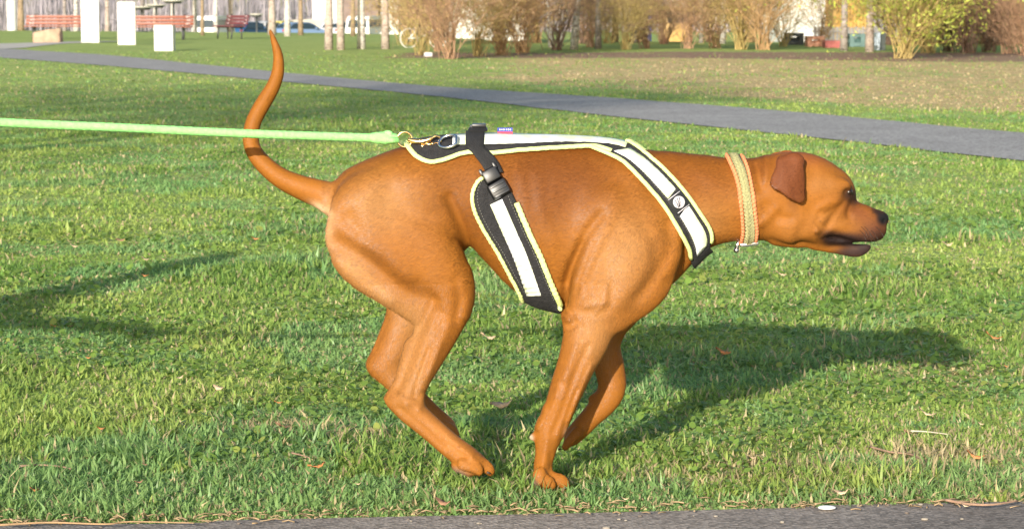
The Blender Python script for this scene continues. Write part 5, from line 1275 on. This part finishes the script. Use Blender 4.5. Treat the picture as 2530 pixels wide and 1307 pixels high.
# child's bicycle
p = gnd(1020, 119); t = thing('bicycle', 'small pale bicycle parked beside the leftmost shrubs', 'bicycle', (p.x+.28, p.y, 0), math.radians(28)); R_ = .25
for x in (-.42, .42):
    m_ = torus(Matrix.Translation((x, 0, R_)) @ Matrix.Rotation(math.pi/2, 4, 'X'), R_, .019); wo = m_.build('wheel', plain('pale_tyre', (.62, .60, .54), rough=.6) if x < 0 else bpy.data.materials['pale_tyre'], t)
    m_ = MB()
    for k in range(12): a = k*math.pi/6; m_.tube([(x, 0, R_), (x+R_*math.cos(a), 0, R_+R_*math.sin(a))], .0022, n=4)
    m_.build('spokes', chrome, wo)
m_ = MB(); bb = (-.05, 0, .26)
for a, b_ in (((-.42, 0, .25), bb), (bb, (-.14, 0, .55)), ((-.14, 0, .52), (.28, 0, .54)), (bb, (.30, 0, .48)), ((.42, 0, .25), (.26, 0, .62)), ((-.42, 0, .25), (-.14, 0, .50))): m_.tube([a, b_], .015, n=8)
m_.build('frame', whitem, t)
m_ = MB(); m_.tube([(.25, -.22, .66), (.26, -.06, .64), (.26, .06, .64), (.25, .22, .66)], .012, n=8); m_.build('handlebar', chrome, t)
m_ = MB(); m_.box((-.16, 0, .585), (.22, .12, .05), bev=.02); m_.build('saddle', steel, t)
m_ = MB(); m_.tube([(-.05, -.09, .26), (-.05, .09, .26)], .035, n=12); m_.box((-.02, -.1, .16), (.08, .05, .02)); m_.box((-.08, .1, .36), (.08, .05, .02)); m_.build('pedal', steel, t)
# far-off bare wood on the slope beyond the car park
r = np.random.default_rng(77); n = 5200; X = r.uniform(-100, 100, n); Y = r.uniform(262, 335, n); Zg = ground_z(X, Y)
A = np.stack([X, Y, Zg-.1], 1); hh = r.uniform(4, 11, n)*np.where(r.random(n) < .35, 1.0, .45); B_ = A+np.stack([r.normal(0, .5, n), r.normal(0, .5, n), hh], 1); ra = r.uniform(.05, .17, n)
n2 = 26000; k = r.integers(0, n, n2); s0 = r.uniform(.05, .95, n2)[:, None]; A2 = A[k]*(1-s0)+B_[k]*s0; dirs = r.normal(0, 1, (n2, 3)); dirs[:, 2] = np.abs(dirs[:, 2])*.8+.2; B2 = A2+dirs/np.linalg.norm(dirs, axis=1, keepdims=True)*r.uniform(.5, 2.2, n2)[:, None]
Va, Fa, _ = segs(np.vstack([A, A2]), np.vstack([B_, B2]), np.r_[ra, np.full(n2, .022)], np.r_[ra*.4, np.full(n2, .008)])
tag(mesh_obj('distant_woods', Va, Fa, plain('far_twigs', (.42, .38, .42), rough=.9, var=.3, scale=.2)), 'far-off bare grey-lavender woodland beyond the parked cars', 'woodland', kind='stuff')  # distance haze is put into the pale lavender twig colour
# ---------------------------------------------------------------- fallen leaves, twigs and litter lying on the lawn
leafmats = [plain('dead_leaf_pale', (.55, .40, .26), rough=.8, var=.3, scale=60), plain('dead_leaf_orange', (.50, .20, .07), rough=.8, var=.3, scale=60), plain('dead_leaf_brown', (.26, .14, .085), rough=.8, var=.3, scale=60)]
def fallen_leaf(px, py, s_, mi, label, group='dead leaves scattered on the lawn', seed=0, zz=.028):
    r = random.Random(int(px*7+py)); p = gnd(px, py, zz); V = []; F = []; n = 8; cu = r.uniform(.2, .8); tw = r.uniform(-.4, .4)
    for i in range(n+1):
        t = i/n; wd = math.sin(math.pi*min(1, t*1.02))**.7*(.42+.10*math.sin(t*19)); 
        for j in (-1, 0, 1): V.append(((t-.5)*2*s_, j*wd*s_, s_*(cu*(t-.5)**2*1.6+.22*abs(j)*math.cos(t*5+tw)+.05*math.sin(t*23+j))))
    for i in range(n):
        for j in (0, 1): F.append((i*3+j, i*3+j+1, i*3+j+4, i*3+j+3))
    m_ = MB(); m_.add(V, F); o = m_.build('fallen_leaf', leafmats[mi]); md = o.modifiers.new('t', 'SOLIDIFY'); md.thickness = .0006
    o.location = p; o.rotation_euler = (r.uniform(-.25, .5), r.uniform(-.3, .3), r.uniform(-.6, .6)); tag(o, label, 'leaf', group); return o
for px, py, s_, mi, lb in ((1240,997,.030,0,'pale curled dead leaf lying between the hind and fore legs of the dog'), (541,957,.018,0,'pale dead leaf lying in the grass left of the hock of the dog'),
    (782,1150,.020,1,'orange dead leaf lying in the grass left of the hind paw'), (1205,831,.024,0,'tan dead leaf behind the gap between thigh and foreleg'), (1790,868,.026,1,'rust dead leaf inside the shadow of the dog'),
    (1095,1240,.018,2,'brown crumpled leaf near the path edge below the hind paw'), (700,1052,.020,2,'brown dead leaf in the grass left of the dog hock'), (2340,603,.024,0,'tan dead leaf in the grass right of the dog muzzle'),
    (1930,676,.022,0,'pale dead leaf in the grass below the throat of the dog'), (2290,1020,.022,0,'pale dead leaf at the right below the end of the dog shadow'), (2410,1125,.020,1,'reddish dead leaf on the bare patch at the lower right'),
    (298,592,.020,2,'brown dead leaf left of the tail at mid height'), (632,589,.018,1,'small orange leaf left of the rump of the dog'), (2455,832,.026,1,'orange brown leaf near the right edge, beyond the dog shadow'), (2080,1215,.016,0,'small tan leaf near the path edge right of the foreleg')):
    fallen_leaf(px, py, s_, mi, lb)
rr = random.Random(9)
for i in range(46):
    px = rr.uniform(10, 2520); py = 480+780*rr.random()**1.1
    if 850 < px < 1700 and py < 1190: continue
    fallen_leaf(px, py, rr.uniform(.006, .012)*(1+.6*(py < 700)), rr.choice((0, 0, 1, 2)), 'tiny dead leaf scrap caught among the grass blades', 'tiny leaf scraps among the blades', zz=.02)
tw_m = plain('dry_twig', (.30, .19, .13), rough=.8, var=.25, scale=40)
def twig(pts, r0, label, mat=None):
    P = [gnd(*p, z=.020) for p in pts]; c = P[0]; m_ = MB(); Q = [Vector(q) for q in catmull([tuple(p-c) for p in P], 6)]
    m_.tube(Q, [r0*(1-.5*i/len(Q)) for i in range(len(Q))], n=7); o = m_.build('twig', mat or tw_m); o.location = c; tag(o, label, 'twig', 'dry twigs on the lawn')
twig([(2335,1234),(2390,1244),(2450,1246),(2515,1236)], .0032, 'curved brown twig at the lower right path edge')
twig([(48,1151),(100,1148),(150,1152),(176,1158)], .0026, 'dark short twig in the grass at lower left')
twig([(2150,1103),(2200,1116),(2250,1122),(2290,1140)], .0028, 'greyish twig lying in the grass at right below the dog shadow')
twig([(0,1296),(120,1290),(260,1294),(320,1288),(480,1291)], .0022, 'long tan straw stalk lying along the near path edge at lower left', plain('tan_stalk', (.36, .23, .12), rough=.7, var=.2, scale=30))
twig([(720,1118),(745,1124),(765,1130)], .0020, 'pale bent twig above the orange leaf')
twig([(2250,1064),(2290,1066),(2340,1072)], .0020, 'pale thin twig in the grass at right', plain('pale_twig', (.55, .48, .38), rough=.7))
p = gnd(2043, 1253, .012); m_ = MB(); m_.ball((0, 0, 0), (.018, .012, .004), n=14, m=8); o = m_.build('white_litter', plain('white_scrap', (.8, .8, .8), rough=.6)); o.location = p; tag(o, 'small flat white scrap lying at the near path edge', 'litter')
pebm = [plain('pebble_pale', (.28, .25, .21), rough=.8, var=.2, scale=30), plain('pebble_dark', (.16, .13, .11), rough=.8, var=.2, scale=30)]
for i in range(34):
    px = rr.uniform(20, 2510); p = gnd(px, 1255, .010); p.y = float(near_edge_y(p.x))-rr.uniform(.0, .16); 
    m_ = MB(); s_ = rr.uniform(.0015, .005); m_.ball((0, 0, 0), (s_*rr.uniform(1, 1.8), s_, s_*.6), n=8, m=5); o = m_.build('pebble', pebm[i % 2 if i % 3 else 0]); o.location = (p.x, p.y, .008); tag(o, 'small pebble on the tarmac of the near path', 'pebble', 'pebbles on the near path')

# ---- tall budding trees standing behind the camera on the left: they shade the far lawn
for k, (x, y, h, R_) in enumerate(((-9.6, -4.2, 9.2, 2.6), (-13.4, -5.0, 9.4, 2.8), (-11.4, -9.0, 10.6, 2.6))):
    r = np.random.default_rng(300+k); t = thing('tree', ('tall budding tree left behind the camera, nearest the lawn', 'tall budding tree farthest left behind the camera', 'tallest budding tree behind the other two')[k], 'tree', (x, y, 0), 0, 'tall trees behind the viewpoint')
    m_, _a, _b = trunk_mesh(r, h, .15); m_.build('trunk', B_TAN, t); out = []
    for j in range(16):
        az = r.uniform(0, 6.28); grow(r, (0, 0, r.uniform(h-2.6, h-.6)), (math.cos(az), math.sin(az), .35), R_, .05, 2, out, 6, .35, 4, .04)
    V, F, _n = twig_mesh(out); cr_ = mesh_obj('crown', V, F, twigm, t); V, F = leaf_quads(r, out, 2600, .07, .12); mesh_obj('leaves', V, F, bud[2], cr_, smooth=False)

# ---- the person holding the leash, walking just outside the left of the picture
PF = Field((-3.6, 2.95, -.02), (-1.80, 4.65, 1.86), .011)
PX, PY = -2.98, 3.52
def pc(rows, k=.02, sub=4): PF.chain([(PX+a, PY+b_, c, r_, q) for a, b_, c, r_, q in rows], k, sub)
pc([(0,0,.92,.135,1.15),(0,0,1.05,.125,1.15),(.01,0,1.20,.135,1.25),(.02,0,1.36,.125,1.45),(.02,0,1.44,.08,1.6)], .03)       # trunk
pc([(.02,0,1.44,.055,1),(.04,0,1.55,.052,1)], .02); pc([(.05,0,1.66,.088,.85),(.045,0,1.72,.090,.85)], .01); pc([(.10,0,1.60,.05,.8),(.12,0,1.64,.045,.8)], .02); pc([(.145,0,1.655,.014,.8),(.158,0,1.635,.016,.9)], .008)
for sd in (-1, 1): pc([(.05,sd*.078,1.67,.02,.4),(.05,sd*.082,1.645,.016,.4)], .006)
pc([(.01,-.17,1.41,.062,1),(-.06,-.20,1.24,.048,1),(-.10,-.20,1.12,.042,1),(.00,-.20,.98,.036,1),(.05,-.20,.93,.028,1)], .02)
hx, hy, hz = HAND.x-PX, HAND.y-PY, HAND.z
pc([(.02,.17,1.41,.062,1),(.20,.27,1.22,.050,1),(.34,.36,1.08,.042,1),(hx*.72,hy*.80,.97,.036,1),(hx-.05,hy-.03,hz+.03,.027,1)], .02)
def hand_(cx, cy, cz, dx):
    pc([(cx-.03*dx,cy,cz+.01,.028,.8),(cx+.01*dx,cy,cz-.005,.034,.7)], .01)
    for i in range(4):
        o = (-.028+.019*i); l = (.85, 1.0, .95, .75)[i]; pc([(cx+.02*dx,cy+o*.3,cz+o,.009,1),(cx+.055*dx*l,cy+o*.3,cz+o,.0088,1),(cx+.062*dx*l,cy+o*.3+.022,cz+o-.004,.0085,1),(cx+.035*dx,cy+o*.3+.036,cz+o-.004,.0078,1)], .003, 3)
    pc([(cx-.01*dx,cy,cz+.03,.012,1),(cx+.022*dx,cy+.012,cz+.045,.011,1),(cx+.05*dx,cy+.03,cz+.036,.009,1)], .005, 3)
hand_(hx, hy-.018, hz, 1); hand_(.07, -.20, .90, 1)
pc([(.02,.09,.90,.10,1),(.20,.10,.70,.082,1),(.26,.10,.50,.062,1),(.22,.10,.34,.056,1),(.16,.10,.12,.042,1),(.16,.10,.07,.042,1)], .02); pc([(.13,.10,.045,.042,1),(.22,.10,.04,.040,1.1),(.31,.10,.032,.030,1.2)], .015)
pc([(-.02,-.09,.90,.10,1),(-.05,-.10,.70,.082,1),(-.10,-.10,.50,.062,1),(-.22,-.10,.36,.056,1),(-.36,-.10,.20,.042,1),(-.38,-.10,.16,.042,1)], .02); pc([(-.40,-.10,.13,.042,1),(-.34,-.10,.07,.040,1.1),(-.27,-.10,.035,.030,1.2)], .015)
pv, pf = PF.mesh(); X = pv[:, 0]-PX; Y = pv[:, 1]-PY; Z = pv[:, 2]; cc = np.tile(np.array((.06, .085, .14)), (len(pv), 1))
cc[(Z < .93)] = (.05, .055, .075); cc[(Z < .085) | ((X < -.24) & (Z < .19) & (Z < .62+X*1.2))] = (.10, .09, .085)
skin = (Z > 1.47) | (np.hypot(X-hx, np.hypot(Y-hy, Z-hz)) < .085) | ((Z < .945) & (Y < -.165) & (X > .0) & (Z > .8)); cc[skin] = (.55, .34, .25)
cc[(Z > 1.56) & ((X < .055) | (Z > 1.735)) & (np.abs(Y) < .073) | (Z > 1.75)] = (.09, .055, .035); cc[(Z > 1.655) & (Z < 1.672) & (X > .115) & (np.abs(np.abs(Y)-.032) < .011)] = (.03, .02, .02); cc[(Z > 1.59) & (Z < 1.598) & (X > .12) & (np.abs(Y) < .024)] = (.35, .12, .10)
pm, nt, b = mat_new('person_surface'); vc = N(nt, 'ShaderNodeVertexColor'); vc.layer_name = 'Col'; nt.links.new(vc.outputs[0], b.inputs['Base Color']); b.inputs['Roughness'].default_value = .75
tag(mesh_obj('person', pv, pf, pm, col=cc), 'person in dark jacket and trousers striding right and holding the green leash', 'person')
